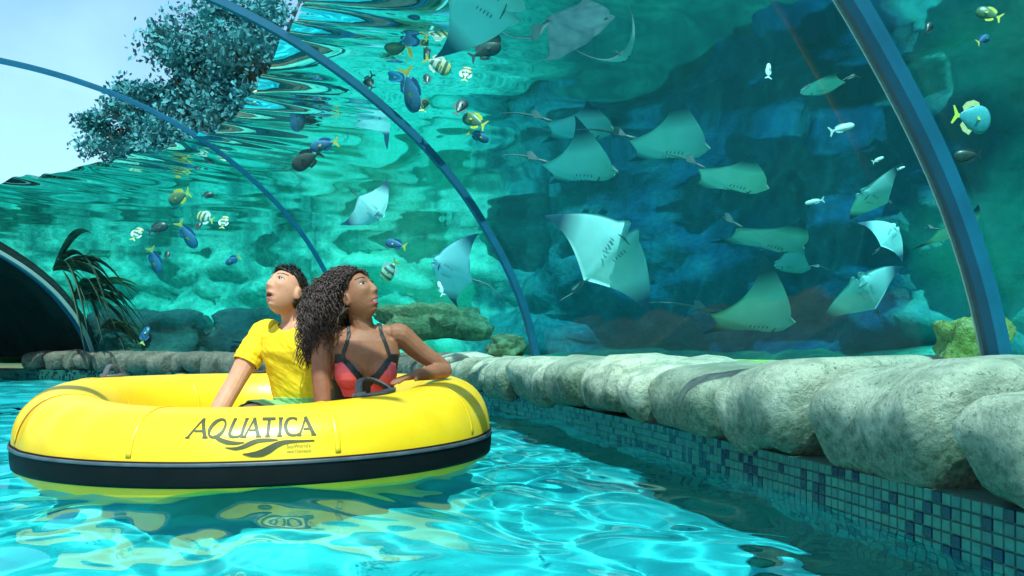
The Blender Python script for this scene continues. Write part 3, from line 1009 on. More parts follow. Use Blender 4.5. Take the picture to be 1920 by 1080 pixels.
M['print_soft'] = m_simple('faded_olive_print', (.16, .15, .02), .5, .1, 20)
raft = empty('inflatable_raft', (RC[0], RC[1], 0))
tag(raft, 'round yellow inflatable river raft with black band carrying two riders', 'raft')
RO, RA = .940, .182
ZC, ZB = .075, -.12
def ztop(th):
    fr_ = max(0.0, -math.sin(th))              # front faces -y
    return .325 - .068*fr_**1.3
def raft_pt(th, ph, off=0.0):
    """th round the raft (front = -90 deg), ph round the tube (0 = outermost, 90 = top)"""
    b = (ztop(th) - ZC) if math.sin(ph) > 0 else (ZC - ZB)
    c, s = math.cos(ph), math.sin(ph)
    e = .86
    r = math.copysign(abs(c)**e, c)*(RA + off)
    z = math.copysign(abs(s)**e, s)*(b + off)
    up = max(0, s)
    # soft folds of the skin, strongest left of the lettering
    fold = .012*math.sin(th*26 + 1.6*math.sin(3*th))*math.exp(-((th + 2.35)/.42)**2)*up*max(0, c + .3)
    fold += .004*math.sin(th*17 + 2)*up*max(0, c + .2)
    r += fold
    rad = RO - RA + r - .035*up*max(0, c)*0
    return np.array([rad*math.cos(th), rad*math.sin(th), ZC + z])
def raft_strip(p0, p1, off, nth=200, nph=8, thick_=.0):
    mb = MB()
    rings = []
    for th in np.linspace(-math.pi, math.pi, nth + 1):
        r_ = [raft_pt(th, p, off) for p in np.linspace(p0, p1, nph)] + [raft_pt(th, p, off - .012) for p in np.linspace(p1, p0, nph)]
        rings.append(r_)
    n = 2*nph
    mb.add([p for r_ in rings for p in r_], grid_faces(nth + 1, n, True))
    return mb
nth, nph = 220, 44
v = [raft_pt(th, ph) for th in np.linspace(-math.pi, math.pi, nth, endpoint=False) for ph in np.linspace(-math.pi, math.pi, nph, endpoint=False)]
f = []
for i in range(nth):
    for j in range(nph):
        a, b = i, (i+1) % nth
        c, d = j, (j+1) % nph
        f.append((a*nph + c, b*nph + c, b*nph + d, a*nph + d))
mesh_obj('tube', v, f, M['vinyl'], raft)
raft_strip(-.23, .11, .006).build('rubbing_band', M['band'], raft)
raft_strip(.04, .085, .010, nph=4).build('band_cord', M['band_grey'], raft)
v = [(0, 0, -.055)] + [(.68*math.cos(t), .68*math.sin(t), -.05) for t in np.linspace(0, 2*math.pi, 60, endpoint=False)]
mesh_obj('raft_floor', v, [(0, i + 1, (i + 1) % 60 + 1) for i in range(60)], M['vinyl'], raft)
# welded seams round the tube
for k_ in range(9):
    th0 = R(20 + 40*k_)
    mb = MB()
    rings = []
    for ph in np.linspace(.16, 3.3, 40):
        a_, b_ = raft_pt(th0 - .010, ph, .0005), raft_pt(th0 + .010, ph, .0005)
        c_, d_ = raft_pt(th0 + .008, ph, .0026), raft_pt(th0 - .008, ph, .0026)
        rings.append([a_, b_, c_, d_])
    mb.loft(rings)
    mb.build('seam', M['vinyl'], raft)
# grab handles: pad, two clips and a strap arched over it
def handle(th, ph, w_, l_, hgt, mat, lean=0.0):
    base = raft_pt(th, ph)
    a = raft_pt(th + .01, ph) - base; a /= np.linalg.norm(a)
    b = raft_pt(th, ph + .03) - base; b /= np.linalg.norm(b)
    n = np.cross(a, b)
    if n[2] < 0: n = -n
    def on(x, y, o_):                          # follows the skin
        q = raft_pt(th + x/.8, ph + y/.2, o_)
        return q
    mb = MB()
    top = []
    k = 28
    for r_, o_ in ((1.0, .001), (.97, .009), (.6, .011), (.05, .011)):
        top.append([on(l_*r_*math.cos(t), w_*r_*math.sin(t)*abs(math.sin(t))**.0, o_) for t in np.linspace(0, 2*math.pi, k, endpoint=False)])
    mb.loft(top)
    h = mb.build('handle', mat, raft)
    mb = MB()
    pts = []
    for t in np.linspace(0, 1, 15):
        q = on((t - .5)*1.5*l_, 0, .010)
        pts.append(q + n*hgt*math.sin(math.pi*t)**.8 + b*lean*math.sin(math.pi*t))
    rings = []
    for i, q in enumerate(pts):
        d = pts[min(i+1, 14)] - pts[max(i-1, 0)]; d /= np.linalg.norm(d)
        sd = b*(w_*.42)
        nn_ = np.cross(d, b); nn_ /= np.linalg.norm(nn_)
        rings.append([q - sd - nn_*.004, q + sd - nn_*.004, q + sd + nn_*.004, q - sd + nn_*.004])
    mb.loft(rings)
    mb.build('strap', mat, h, False)
    for t in (0, 14):
        mb = MB()
        mb.box(pts[t], a*.016, b*w_*.5, n*.007)
        mb.build('clip', M['band_grey'], h, False)
handle(R(-42), 1.75, .040, .105, .060, M['webbing'], .05)
handle(R(166), 1.45, .030, .065, .045, M['band_grey'])
handle(R(112), 1.6, .022, .060, .016, M['webbing'])

# lettering, drawn with a broad pen and laid on the skin
LW, LH = .372, .118                            # size of the whole mark
def skin(x, h):
    """x along the side from the middle of the mark, h height above the water -> point on the skin"""
    th = R(-76.5) + x/(RO*.93)
    lo, hi = .1, 1.5
    for _ in range(24):
        mid = (lo + hi)/2
        if raft_pt(th, mid)[2] < h: lo = mid
        else: hi = mid
    return raft_pt(th, lo, .0022)
def pen(mb, pts, wid):
    """a ribbon of changing width through mark coordinates (0..1 x 0..1)"""
    P = np.array(pts, float)
    if len(P) > 2: P = catmull(P, 8)
    else: P = np.array([P[0] + (P[1]-P[0])*t for t in np.linspace(0, 1, 6)])
    P = np.stack([P[:, 0]*LW - LW/2, P[:, 1]*LH], 1)
    n = len(P)
    W_ = (np.interp(np.linspace(0, 1, n), np.linspace(0, 1, len(wid)), wid)*1.25 + .012)*LH
    T_ = np.gradient(P, axis=0); T_ /= np.maximum(np.linalg.norm(T_, axis=1), 1e-9)[:, None]
    N_ = np.stack([-T_[:, 1], T_[:, 0]], 1)
    a, b = P + N_*W_[:, None]/2, P - N_*W_[:, None]/2
    z0 = .113
    v = [skin(*(q + np.array([0, z0]))) for q in a] + [skin(*(q + np.array([0, z0]))) for q in b]
    mb.add(v, [(i, i+1, n+i+1, n+i) for i in range(n-1)])
B_, T2 = .53, .97                              # base line and cap height of the lettering
def serif(mb, x, y, w_=.030): pen(mb, [(x - w_/2, y), (x + w_/2, y)], [.022, .022])
def let_A(mb, x, w_, sl=.03, drop=0):
    ap = x + w_*.62 + sl
    pen(mb, [(x, B_ - drop), (ap, T2 + .02)], [.028, .028])
    pen(mb, [(ap - .004, T2 + .02), (x + w_*.92, B_)], [.062, .062])
    pen(mb, [(x + w_*.30, .69), (x + w_*.80, .69)], [.026, .026])
    serif(mb, x, B_ - drop, .034); serif(mb, x + w_*.92, B_, .042)
mb = MB()
let_A(mb, .0, .150, .0)
t = np.linspace(0, 2*math.pi, 18)
cx, cy, rx, ry = .222, .75, .056, .215
pen(mb, [(cx + rx*math.cos(q) + .10*ry*math.sin(q), cy + ry*math.sin(q)) for q in t], [.04, .03, .035, .07, .06, .03, .035, .06, .04])
pen(mb, [(.205, .565), (.255, .47), (.315, .40), (.38, .375), (.44, .385)], [.03, .07, .075, .05, .01])     # tail of the Q
pen(mb, [(.352, T2), (.325, .66), (.335, .555), (.375, .54), (.415, .60), (.448, T2)], [.055, .055, .05, .03, .03, .045])
pen(mb, [(.448, T2), (.425, .70), (.418, B_)], [.05, .05, .05]); serif(mb, .352, T2); serif(mb, .448, T2); serif(mb, .424, B_)
let_A(mb, .440, .118, .0)
pen(mb, [(.575, T2 - .01), (.685, T2 - .01)], [.045, .045]); pen(mb, [(.634, T2), (.618, B_)], [.056, .056]); serif(mb, .618, B_, .04)
pen(mb, [(.728, T2), (.712, B_)], [.06, .06]); serif(mb, .728, T2, .04); serif(mb, .712, B_, .04)
pen(mb, [(.862, .93), (.83, .965), (.785, .93), (.762, .76), (.782, .58), (.83, .535), (.872, .58)], [.05, .03, .045, .07, .05, .03, .02])
let_A(mb, .868, .125, -.01)
mb.build('lettering', M['print'], raft, False)
mb = MB(); pen(mb, [(.30, .265), (.37, .235), (.43, .27), (.49, .36), (.55, .42), (.64, .43), (.70, .425)], [.004, .05, .07, .085, .07, .05, .004])
mb.build('wave_mark', M['print'], raft, False)
mb = MB(); pen(mb, [(.43, .09), (.50, .07), (.57, .10), (.63, .19), (.69, .30), (.76, .365), (.86, .375), (.985, .375)], [.004, .09, .14, .14, .11, .07, .035, .02])
mb.build('wave_mark', M['print'], raft, False)
def small_print(text, x0, y0, size, name, xs_=1.0):
    cu = bpy.data.curves.new(name, 'FONT')
    cu.body = text; cu.size = 1.0; cu.resolution_u = 2; cu.fill_mode = 'BOTH'
    ob = bpy.data.objects.new(name, cu)
    link(ob)
    dg = bpy.context.evaluated_depsgraph_get()
    me = bpy.data.meshes.new_from_object(ob.evaluated_get(dg))
    bpy.data.objects.remove(ob)
    for q in me.vertices:
        q.co = skin(x0*LW - LW/2 + q.co.x*size*xs_, .113 + y0*LH + q.co.y*size)
    me.materials.append(M['print_soft'])
    link(bpy.data.objects.new(name, me), raft)
small_print("SeaWorld's", .765, .205, .0175, 'small_lettering', .86)
small_print("WATERPARK", .765, .075, .0120, 'small_lettering', 1.02)

# ------------------------------------------------------------------ people
def m_skin(name, c, lo):
    a = NT(name, rough=.58, Specular_IOR_Level=.35)
    p = a.coord('pos')
    a.bump(a.noise(p, 260, 3, .6), .12, .002)
    a.color(a.ramp(a.noise(p, 22, 4, .6), [(.3, lo), (.7, c)]))
    a.b.inputs['Subsurface Weight'].default_value = .12
    a.b.inputs['Subsurface Radius'].default_value = (.02, .008, .005)
    return a.m
M['skin_man'] = m_skin('skin_light', (.66, .31, .20), (.56, .235, .145))
M['skin_woman'] = m_skin('skin_brown', (.33, .125, .068), (.25, .085, .045))
M['lip_man'] = m_simple('lip_rose', (.45, .14, .12), .4)
M['lip_woman'] = m_simple('lip_berry', (.36, .06, .07), .35)
M['mouth'] = m_simple('mouth_dark', (.06, .012, .012), .5)
M['teeth'] = m_simple('teeth', (.82, .80, .74), .3, .03)
M['brow'] = m_simple('brow_hair', (.02, .014, .011), .7)
M['eye_white'] = m_simple('eye_white', (.36, .33, .31), .25, .03)
M['iris'] = m_simple('iris_brown', (.03, .016, .010), .15, .05)
M['shirt'] = m_simple('yellow_cotton', (.86, .56, .006), .8, .05, 60, 'pos', .15)
M['shorts'] = m_simple('green_swim_shorts', (.24, .50, .20), .75, .1, 30, 'pos', .2)
M['coral'] = m_simple('coral_fabric', (.88, .10, .11), .6, .05, 40, 'pos')
M['black_fabric'] = m_simple('black_fabric', (.012, .012, .016), .55, .1, 40, 'pos')
def m_hair(name, c1, c2):
    a = NT(name, rough=.5)
    p = a.coord('pos')
    a.color(a.ramp(a.noise(p, 60, 4, .7), [(.35, c1), (.7, c2)]))
    return a.m
M['hair_man'] = m_hair('hair_black', (.008, .007, .007), (.03, .022, .018))
M['hair_woman'] = m_hair('hair_dark_brown', (.016, .009, .009), (.11, .055, .048))

def arr(*a): return np.array(a, float)
def frame(fwd, up=(0, 0, 1)):
    f_ = np.array(fwd, float); f_ /= np.linalg.norm(f_)
    u_ = np.array(up, float); u_ = u_ - f_*(u_ @ f_); u_ /= np.linalg.norm(u_)
    l_ = np.cross(u_, f_)
    return f_, l_, u_
def head_verts(open_mouth=0.0, female=False):
    """+X face, +Y its left, +Z up; about 0.23 m tall"""
    nu, nv = 150, 120
    lat = np.linspace(-math.pi/2 + .01, math.pi/2 - .01, nv + 1)[:, None]
    lon = np.linspace(0, 2*math.pi, nu, endpoint=False)[None, :]
    dx_, dy_, dz_ = np.cos(lat)*np.cos(lon), np.cos(lat)*np.sin(lon), np.sin(lat)*np.ones_like(lon)
    x, y, z = dx_*.094, dy_*.072, dz_*.117
    k = np.clip(-z/.117, 0, 1)
    jaw = .34 if female else .26
    y = y*(1 - jaw*k**1.5)
    x = np.where(x < 0, x*(1 - .50*k) - .006*(1 - k), x*(1 - .05*k))
    x = np.where((x > 0) & (z > .02), x*(1 - .06*np.clip((z - .02)/.09, 0, 1)), x)
    fr = np.clip(dx_, 0, 1)
    on = (dx_ > .05)
    def g(yy, zz, sy, sz): return np.exp(-((y - yy)/sy)**2 - ((z - zz)/sz)**2)*on
    def gg(yy, zz, sy, sz): return g(yy, zz, sy, sz) + g(-yy, zz, sy, sz)
    d = 0*x
    nw = 1.0 if not female else .92
    # nose: bridge, ridge, tip, wings
    bridge = np.interp(z, [-.050, -.040, -.030, -.022, -.005, .012, .026, .036], [0, .010, .0195, .0205, .0125, .0065, .003, 0])
    d += nw*bridge*np.exp(-(y/np.interp(z, [-.04, -.025, .02], [.0125, .0105, .0085]))**2)*on
    d += .0075*gg(.0125, -.030, .0065, .0075)
    d -= .004*gg(.0065, -.0405, .004, .003)
    # brow, sockets, cheek bones
    d += (.0035 if female else .0060)*gg(.030, .038, .022, .009)
    d -= .0105*gg(.0315, .0165, .0145, .0095)
    d -= .0045*gg(.012, .012, .007, .010)
    d += .0048*gg(.0315, .0175, .0105, .0055)             # lids over the eye ball
    d += .0060*gg(.042, -.014, .017, .016)
    d -= .0035*gg(.038, -.048, .016, .020)
    # mouth: muzzle, lips, corners, chin
    om = open_mouth
    d += .0075*g(0, -.066, .030, .022)
    lw = 1.35 if female else 1.0
    d += .0048*lw*g(0, -.0585, .017, .0042) + .0058*lw*g(0, -.0725 - .010*om, .0165, .0050)
    d -= .0045*g(0, -.0650 - .005*om, .021, .0024 + .005*om) + .016*om*g(0, -.0655 - .006*om, .013, .0052)
    d -= .0030*gg(.024, -.065, .005, .006)
    d -= .0045*g(0, -.0835 - .010*om, .020, .0055)
    d += .0105*g(0, -.099 - .006*om, .021, .0135)
    zz = z - .010*om*np.exp(-((z + .092)/.03)**2)*fr       # jaw drops with the mouth
    V = np.stack([x + d, y, zz], -1).reshape(-1, 3)
    f = []
    for j in range(nv):
        for i in range(nu):
            q = (i+1) % nu
            f.append((j*nu + i, j*nu + q, (j+1)*nu + q, (j+1)*nu + i))
    n0 = len(V)
    f.append(tuple(range(nu-1, -1, -1))); f.append(tuple(range(nv*nu, (nv+1)*nu)))
    return V, f
def ear_rings(sg):
    r_ = []
    for t, rr in ((0, .6), (.35, 1), (.7, 1), (1, .75)):
        c = np.array([-.004 - .008*t, sg*(.062 + .020*t), -.010])
        r_.append([c + np.array([.017*rr*math.cos(a) + .005*math.sin(a), .0, .031*rr*math.sin(a)]) for a in np.linspace(0, 2*math.pi, 14, endpoint=False)])
    return r_ if sg > 0 else [list(reversed(q)) for q in r_]
def add_head(mb, c, fwd, up, k=1.0, open_mouth=0.0, female=False):
    f_, l_, u_ = frame(fwd, up)
    A = np.stack([f_, l_, u_], 1)*k
    vs, f = head_verts(open_mouth, female)
    mb.add(vs @ A.T + c, f)
    for sg in (-1, 1):
        mb.loft([[A @ p + c for p in r_] for r_ in ear_rings(sg)])
    return A
def limb(mb, pts, rad, n=14):
    P = catmull(np.array(pts, float), 6)
    rr = np.interp(np.linspace(0, 1, len(P)), np.linspace(0, 1, len(pts)), rad)
    mb.tube(P, rr, n)
def torso(mb, secs):
    """secs: (centre, left axis, front axis, half width, half depth)"""
    rings = []
    for c, la, fa, hw, hd in secs:
        rings.append([np.array(c) + np.array(la)*hw*math.copysign(abs(math.cos(a))**.8, math.cos(a)) + np.array(fa)*hd*math.copysign(abs(math.sin(a))**.9, math.sin(a)) for a in np.linspace(0, 2*math.pi, 28, endpoint=False)])
    mb.loft(rings)
def hand(mb, wrist, d, palm, curl=.5, k=1.0, left=True):
    """d: wrist -> knuckles, palm: direction the palm faces"""
    d = np.array(d, float); d /= np.linalg.norm(d)
    pn = np.array(palm, float); pn -= d*(pn @ d); pn /= np.linalg.norm(pn)
    sd = np.cross(pn, d)*(1 if left else -1)                     # towards the thumb
    w_ = np.array(wrist, float)
    rings = []
    for t, hw, hd in ((-.012, .022, .017), (.02, .028, .016), (.055, .038, .014), (.088, .040, .011)):
        rings.append([w_ + d*t*k + (sd*hw*math.cos(a) + pn*hd*math.sin(a))*k for a in np.linspace(0, 2*math.pi, 14, endpoint=False)])
    mb.loft(rings)
    for i, (off, ln) in enumerate(((.029, .074), (.010, .083), (-.009, .077), (-.027, .060))):
        p = w_ + (d*.082 + sd*off)*k
        q = [p - d*.02*k, p]
        dd = d.copy()
        for seg, cu in ((.44, .35), (.32, .75), (.24, .55)):
            a = curl*cu*(1 + .08*i)
            dd = dd*math.cos(a) + pn*math.sin(a); dd /= np.linalg.norm(dd)
            q.append(q[-1] + dd*ln*seg*k)
        mb.tube(q, [.0092*k, .0092*k, .0085*k, .0078*k, .0060*k], 9)
    p = w_ + (d*.025 + sd*.022)*k
    td = d*.62 + sd*.70 + pn*.25; td /= np.linalg.norm(td)
    q = [p - td*.01*k, p + td*.030*k]
    td2 = td*.75 + d*.55; td2 /= np.linalg.norm(td2)
    q += [q[-1] + td2*.028*k, q[-1] + td2*.05*k]
    mb.tube(q, [.013*k, .011*k, .0095*k, .0065*k], 9)
def finish(name, mb, mats, voxel=.0036, smooth=2):
    o = mb.build(name, mats, None)
    o.data.polygons.foreach_set('material_index', [0]*len(o.data.polygons))
    md = o.modifiers.new('remesh', 'REMESH'); md.mode = 'VOXEL'; md.voxel_size = voxel
    ms = o.modifiers.new('smooth', 'SMOOTH'); ms.iterations = smooth; ms.factor = .5
    dg = bpy.context.evaluated_depsgraph_get()
    me = bpy.data.meshes.new_from_object(o.evaluated_get(dg))
    o.modifiers.clear()
    o.data = me
    me.materials.clear()
    for m in mats: me.materials.append(m)
    me.shade_smooth()
    return o
def paint_face(o, A, c, open_mouth, extra=0):
    me = o.data
    n = len(me.polygons)
    ctr = np.empty(n*3); me.polygons.foreach_get('center', ctr); ctr = ctr.reshape(-1, 3)
    L = (ctr - c) @ np.linalg.inv(A).T
    x, y, z = L.T
    fm = np.zeros(n, int)
    fr_ = (x > .055) & (np.abs(y) < .06) & (np.abs(z) < .12)
    om = open_mouth
    zt, zb = -.0545 + .0015*np.cos(y/.006), -.0795 - .010*om
    mid, hh = (zt + zb)/2, (zt - zb)/2
    lips = fr_ & (np.abs(y) < .0245) & (np.abs(z - mid) < hh*np.sqrt(np.clip(1 - (y/.0245)**2, 0, 1)))
    fm[lips] = 1
    mouth = fr_ & ((y/.018)**2 + ((z + .0652 + .005*om)/(.0010 + .0068*om))**2 < 1)
    fm[mouth] = 2
    yb = np.abs(y)
    arc = .0395 + .006*np.sin(np.clip((yb - .012)/.045, 0, 1)*math.pi*.75)
    fm[fr_ & (yb > .012) & (yb < .054) & (np.abs(z - arc) < .0058*(1 - .6*np.clip((yb-.012)/.045, 0, 1)))] = 3
    lash = .0165 + .0062*np.sqrt(np.clip(1 - ((yb - .0325)/.0145)**2, 0, 1))
    fm[fr_ & (np.abs(yb - .0325) < .0145) & (np.abs(z - lash - .0006) < .0023)] = 3
    me.polygons.foreach_set('material_index', fm)
def eyes(parent, body, A, c, look):
    """almond of eye white with iris, laid on the lids' own surface"""
    me = body.data
    from mathutils.bvhtree import BVHTree
    bv = BVHTree.FromPolygons([v_.co[:] for v_ in me.vertices], [p.vertices[:] for p in me.polygons])
    Ai = np.linalg.inv(A)
    f_ = A @ arr(1, 0, 0); f_ /= np.linalg.norm(f_)
    lk = Ai @ np.array(look, float); lk /= np.linalg.norm(lk)
    for sg in (-1, 1):
        mb = MB()
        def on(y, z, o_):
            st = A @ arr(.16, y, z) + c
            h = bv.ray_cast(Vector(st), Vector(-f_))
            p = np.array(h[0]) if h[0] is not None else A @ arr(.075, y, z) + c
            return p + f_*o_
        yc, zc = sg*.0325, .0165
        n = 20
        def ring(r_, o_):
            return [on(yc + .0138*r_*math.cos(t), zc + (.0058 if math.sin(t) > 0 else .0042)*r_*math.sin(t), o_) for t in np.linspace(0, 2*math.pi, n, endpoint=False)]
        mb.loft([ring(1, -.0015), ring(.98, .0002), ring(.6, .0005), ring(.1, .0006)], 0)
        yi, zi = yc + .0055*lk[1], zc + .0016 + .002*lk[2]
        def iring(r_, o_): return [on(yi + .0062*r_*math.cos(t), zi + .0058*r_*math.sin(t), o_) for t in np.linspace(0, 2*math.pi, 16, endpoint=False)]
        mb.loft([iring(1, .0002), iring(.95, .0012), iring(.1, .0014)], 1)
        mb.build('eye', [M['eye_white'], M['iris']], parent)
def garment(name, body, keep, mat, off, parent, fm=None, thick_=.004, jitter=0.0):
    """cloth cut from the body's own surface, lifted off it"""
    me = body.data
    nv = len(me.vertices)
    co = np.empty(nv*3); me.vertices.foreach_get('co', co); co = co.reshape(-1, 3)
    no = np.empty(nv*3); me.vertices.foreach_get('normal', no); no = no.reshape(-1, 3)
    fc = [tuple(p.vertices) for p in me.polygons]
    ctr = np.array([co[list(q)].mean(0) for q in fc])
    nrm = np.array([p.normal[:] for p in me.polygons])
    kf = keep(ctr, nrm)
    sel = [q for q, k_ in zip(fc, kf) if k_]
    us = np.unique(np.concatenate([np.array(q) for q in sel]))
    rm = -np.ones(nv, int); rm[us] = np.arange(len(us))
    P = co[us] + no[us]*off
    if jitter:
        P = P + no[us]*np.array([jitter*(fnoise((p[0]*9, p[1]*9, p[2]*22 + p[0]*14), 1, 3)) for p in co[us]])[:, None]
    mats_ = mat if isinstance(mat, list) else [mat]
    o = mesh_obj(name, P, [tuple(rm[list(q)]) for q in sel], mats_, None, True, None if fm is None else fm(ctr[kf]))
    md = o.modifiers.new('solid', 'SOLIDIFY'); md.thickness = thick_; md.offset = -1
    o.parent = parent
    return o

# --- man: arm propped on the raft, looking up to the left
mf, ml, mu = frame((-.38, -.925, 0))
mb = MB()
torso(mb, [(arr(-.90, 3.60, -.03), ml, mf, .15, .10), (arr(-.90, 3.60, .03), ml, mf, .17, .12), (arr(-.905, 3.60, .11), ml, mf, .168, .12), (arr(-.915, 3.59, .22), ml, mf, .148, .105),
           (arr(-.93, 3.572, .34), ml, mf, .155, .108), (arr(-.945, 3.558, .44), ml, mf, .172, .115), (arr(-.952, 3.552, .505), ml, mf, .168, .092),
           (arr(-.955, 3.552, .54), ml, mf, .115, .068), (arr(-.957, 3.552, .565), ml, mf, .06, .055)])
MS = arr(-.952, 3.55, .515)
shr, shl = MS - ml*.178, MS + ml*.178
m_arm_r = [shr, arr(-1.165, 3.56, .42), arr(-1.205, 3.50, .315), arr(-1.245, 3.42, .20), arr(-1.275, 3.34, .075)]
limb(mb, [shr + arr(.04, -.01, .0)] + m_arm_r, [.05, .058, .050, .041, .040, .028])
limb(mb, [shl, arr(-.755, 3.52, .40), arr(-.735, 3.57, .28), arr(-.78, 3.62, .18), arr(-.84, 3.66, .07)], [.058, .050, .041, .040, .028])
hand(mb, m_arm_r[-1], (-.12, -.45, -.55), (.15, .5, -.75), .35, 1.0, False)
hand(mb, arr(-.84, 3.66, .07), (-.5, .2, -.5), (.0, .2, -.9), .4, 1.0, True)
limb(mb, [arr(-.97, 3.58, .07), arr(-1.03, 3.38, .135), arr(-1.06, 3.20, .16), arr(-1.11, 3.10, .08), arr(-1.17, 3.02, -.005)], [.10, .088, .062, .056, .040])
limb(mb, [arr(-.84, 3.54, .06), arr(-.89, 3.36, .10), arr(-.92, 3.20, .12), arr(-.98, 3.12, .06), arr(-1.04, 3.04, -.01)], [.10, .085, .060, .055, .040])
limb(mb, [arr(-1.17, 3.02, -.005), arr(-1.20, 3.0, -.015), arr(-1.29, 3.03, -.022)], [.036, .034, .022])
mh_c = arr(-.995, 3.515, .700)
mh_f = (-.47, -.72, .52)
limb(mb, [arr(-.957, 3.56, .53), arr(-.968, 3.553, .60), arr(-.982, 3.535, .665)], [.064, .056, .054])
mA = add_head(mb, mh_c, mh_f, (.05, .25, 1), .96, .65)
man = finish('person', mb, [M['skin_man'], M['lip_man'], M['mouth'], M['brow']])
paint_face(man, mA, mh_c, .65)
tag(man, 'person in a yellow t-shirt with short black hair propped on one arm, looking up', 'person')
eyes(man, man, mA, mh_c, (-.62, -.50, .60))
def seg_t(p, a, b):
    d = b - a
    t = np.clip(((p - a) @ d)/(d @ d), 0, 1)
    return t, np.linalg.norm(p - (a + t[:, None]*d), axis=1)
def man_shirt(p, n):
    rel = p - MS
    a, b, z = rel @ ml, rel @ mf, p[:, 2]
    t1, d1 = seg_t(p, m_arm_r[0], m_arm_r[2])
    sleeve_r = (t1 < .66) & (d1 < .075) & (a < -.12)
    t2, d2 = seg_t(p, shl, arr(-.735, 3.57, .28))
    sleeve_l = (t2 < .66) & (d2 < .075) & (a > .12)
    tor = (np.abs(a) < .185) & (z > .135) & (z < .60) & (np.abs(b) < .16) & ~((t1 > .66) & (d1 < .06) & (a < -.16)) & ~((t2 > .66) & (d2 < .06) & (a > .16))
    neck = (np.hypot(a, b) < .078) & (z > .535 - .35*np.clip(b, -.02, .1))
    thigh = (z < .27) & (b > .125)
    head = z > .60
    return (tor | sleeve_r | sleeve_l) & ~neck & ~head & ~thigh & (np.linalg.norm(p - mh_c, axis=1) > .135)
garment('t_shirt', man, man_shirt, M['shirt'], .010, man, jitter=.006)
def man_shorts(p, n):
    rel = p - MS
    a, b, z = rel @ ml, rel @ mf, p[:, 2]
    legs = (p[:, 1] > 3.24) & (z < .24)
    arm = (seg_t(p, m_arm_r[2], m_arm_r[4])[1] < .06) | (np.linalg.norm(p - m_arm_r[4], axis=1) < .2)
    arm2 = (np.linalg.norm(p - arr(-.84, 3.66, .07), axis=1) < .13)
    return legs & ~arm & ~arm2
garment('swim_shorts', man, man_shorts, M['shorts'], .012, man, jitter=.008)
def man_hair(p, n):
    x, y, z = ((p - mh_c) @ np.linalg.inv(mA).T).T
    line = np.where(x > .04, .070 - .010*np.abs(y)/.06, np.where(x > -.015, .012 + 1.05*(x + .015), -.062))
    ear = (np.abs(y) > .066) & (z < .024) & (x > -.045)
    return (z > line) & (z > -.075) & (np.hypot(x, y) < .14) & (z < .14) & ~ear
hair = garment('hair', man, man_hair, M['hair_man'], .010, man, thick_=.006, jitter=.010)
Mi = np.linalg.inv(mA)
hr = np.random.default_rng(3)
def tufts(body, keep, n, length, rad, A, c, sweep):
    me = body.data
    ctr = np.array([p.center[:] for p in me.polygons]); nr = np.array([p.normal[:] for p in me.polygons])
    idx = np.nonzero(keep(ctr, nr))[0]
    mb = MB()
    for i in hr.choice(idx, n):
        p, d = ctr[i], nr[i]
        sw = A @ np.array(sweep)
        sw = sw/np.linalg.norm(sw)
        L = length*hr.uniform(.7, 1.3)
        j = hr.normal(0, .25, 3)
        q = [p + d*.004, p + d*(.006 + L*.35) + (sw + j)*L*.3, p + d*(.006 + L*.45) + (sw + j)*L*.8]
        mb.tube(q, [rad, rad*.8, rad*.2], 4)
    return mb
mbt = tufts(man, man_hair, 1100, .016, .0022, mA, mh_c, (.75, .15, .1))
mbt.build('hair_tuft', M['hair_man'], hair)['kind'] = 'stuff'

# --- woman: leaning on the tube, looking up to the right
wf, wl, wu = frame((.33, -.94, 0))
WS = arr(-.602, 3.25, .495)
mb = MB()
torso(mb, [(arr(-.63, 3.335, -.03), wl, wf, .15, .10), (arr(-.63, 3.335, .02), wl, wf, .168, .118), (arr(-.628, 3.33, .09), wl, wf, .160, .115), (arr(-.62, 3.305, .20), wl, wf, .116, .09),
           (arr(-.614, 3.285, .29), wl, wf, .124, .092), (arr(-.608, 3.27, .365), wl, wf, .136, .098), (arr(-.604, 3.26, .43), wl, wf, .148, .088),
           (arr(-.602, 3.256, .485), wl, wf, .140, .068), (arr(-.604, 3.256, .515), wl, wf, .085, .052), (arr(-.606, 3.256, .535), wl, wf, .045, .042)])
for sg in (-1, 1):
    c = arr(-.608, 3.27, .352) + wf*.072 + wl*.064*sg
    rings = []
    for t in np.linspace(.08, math.pi - .08, 9):
        rings.append([c + .056*np.array([math.sin(t)*math.cos(a), math.sin(t)*math.sin(a), 1.02*math.cos(t)]) for a in np.linspace(0, 2*math.pi, 16, endpoint=False)])
    mb.loft(rings)
wsl, wsr = WS + wl*.150 + arr(0, 0, .012), WS - wl*.150
w_arm_l = [wsl, arr(-.385, 3.335, .44), arr(-.285, 3.365, .365), arr(-.325, 3.29, .356), arr(-.385, 3.205, .345)]
limb(mb, [wsl - wl*.04] + w_arm_l, [.040, .048, .041, .033, .033, .023])
w_arm_r = [wsr, arr(-.752, 3.16, .38), arr(-.742, 3.13, .27), arr(-.735, 3.12, .16), arr(-.735, 3.10, .05)]
limb(mb, [wsr + wl*.04] + w_arm_r, [.040, .048, .041, .034, .033, .023])
hand(mb, w_arm_l[-1], (-.055, -.085, -.012), (.1, -.1, -1), .22, .92, False)
hand(mb, w_arm_r[-1], (-.1, -.2, -.5), (0, .5, -.3), .4, .92, False)
limb(mb, [arr(-.70, 3.28, .05), arr(-.75, 3.12, .08), arr(-.80, 2.99, .08), arr(-.88, 2.96, .03), arr(-.95, 2.93, -.02)], [.095, .080, .058, .050, .036])
limb(mb, [arr(-.57, 3.34, .05), arr(-.60, 3.22, .08), arr(-.63, 3.11, .09), arr(-.70, 3.08, .03), arr(-.78, 3.05, -.02)], [.095, .080, .058, .050, .036])
wh_c = arr(-.630, 3.240, .664)
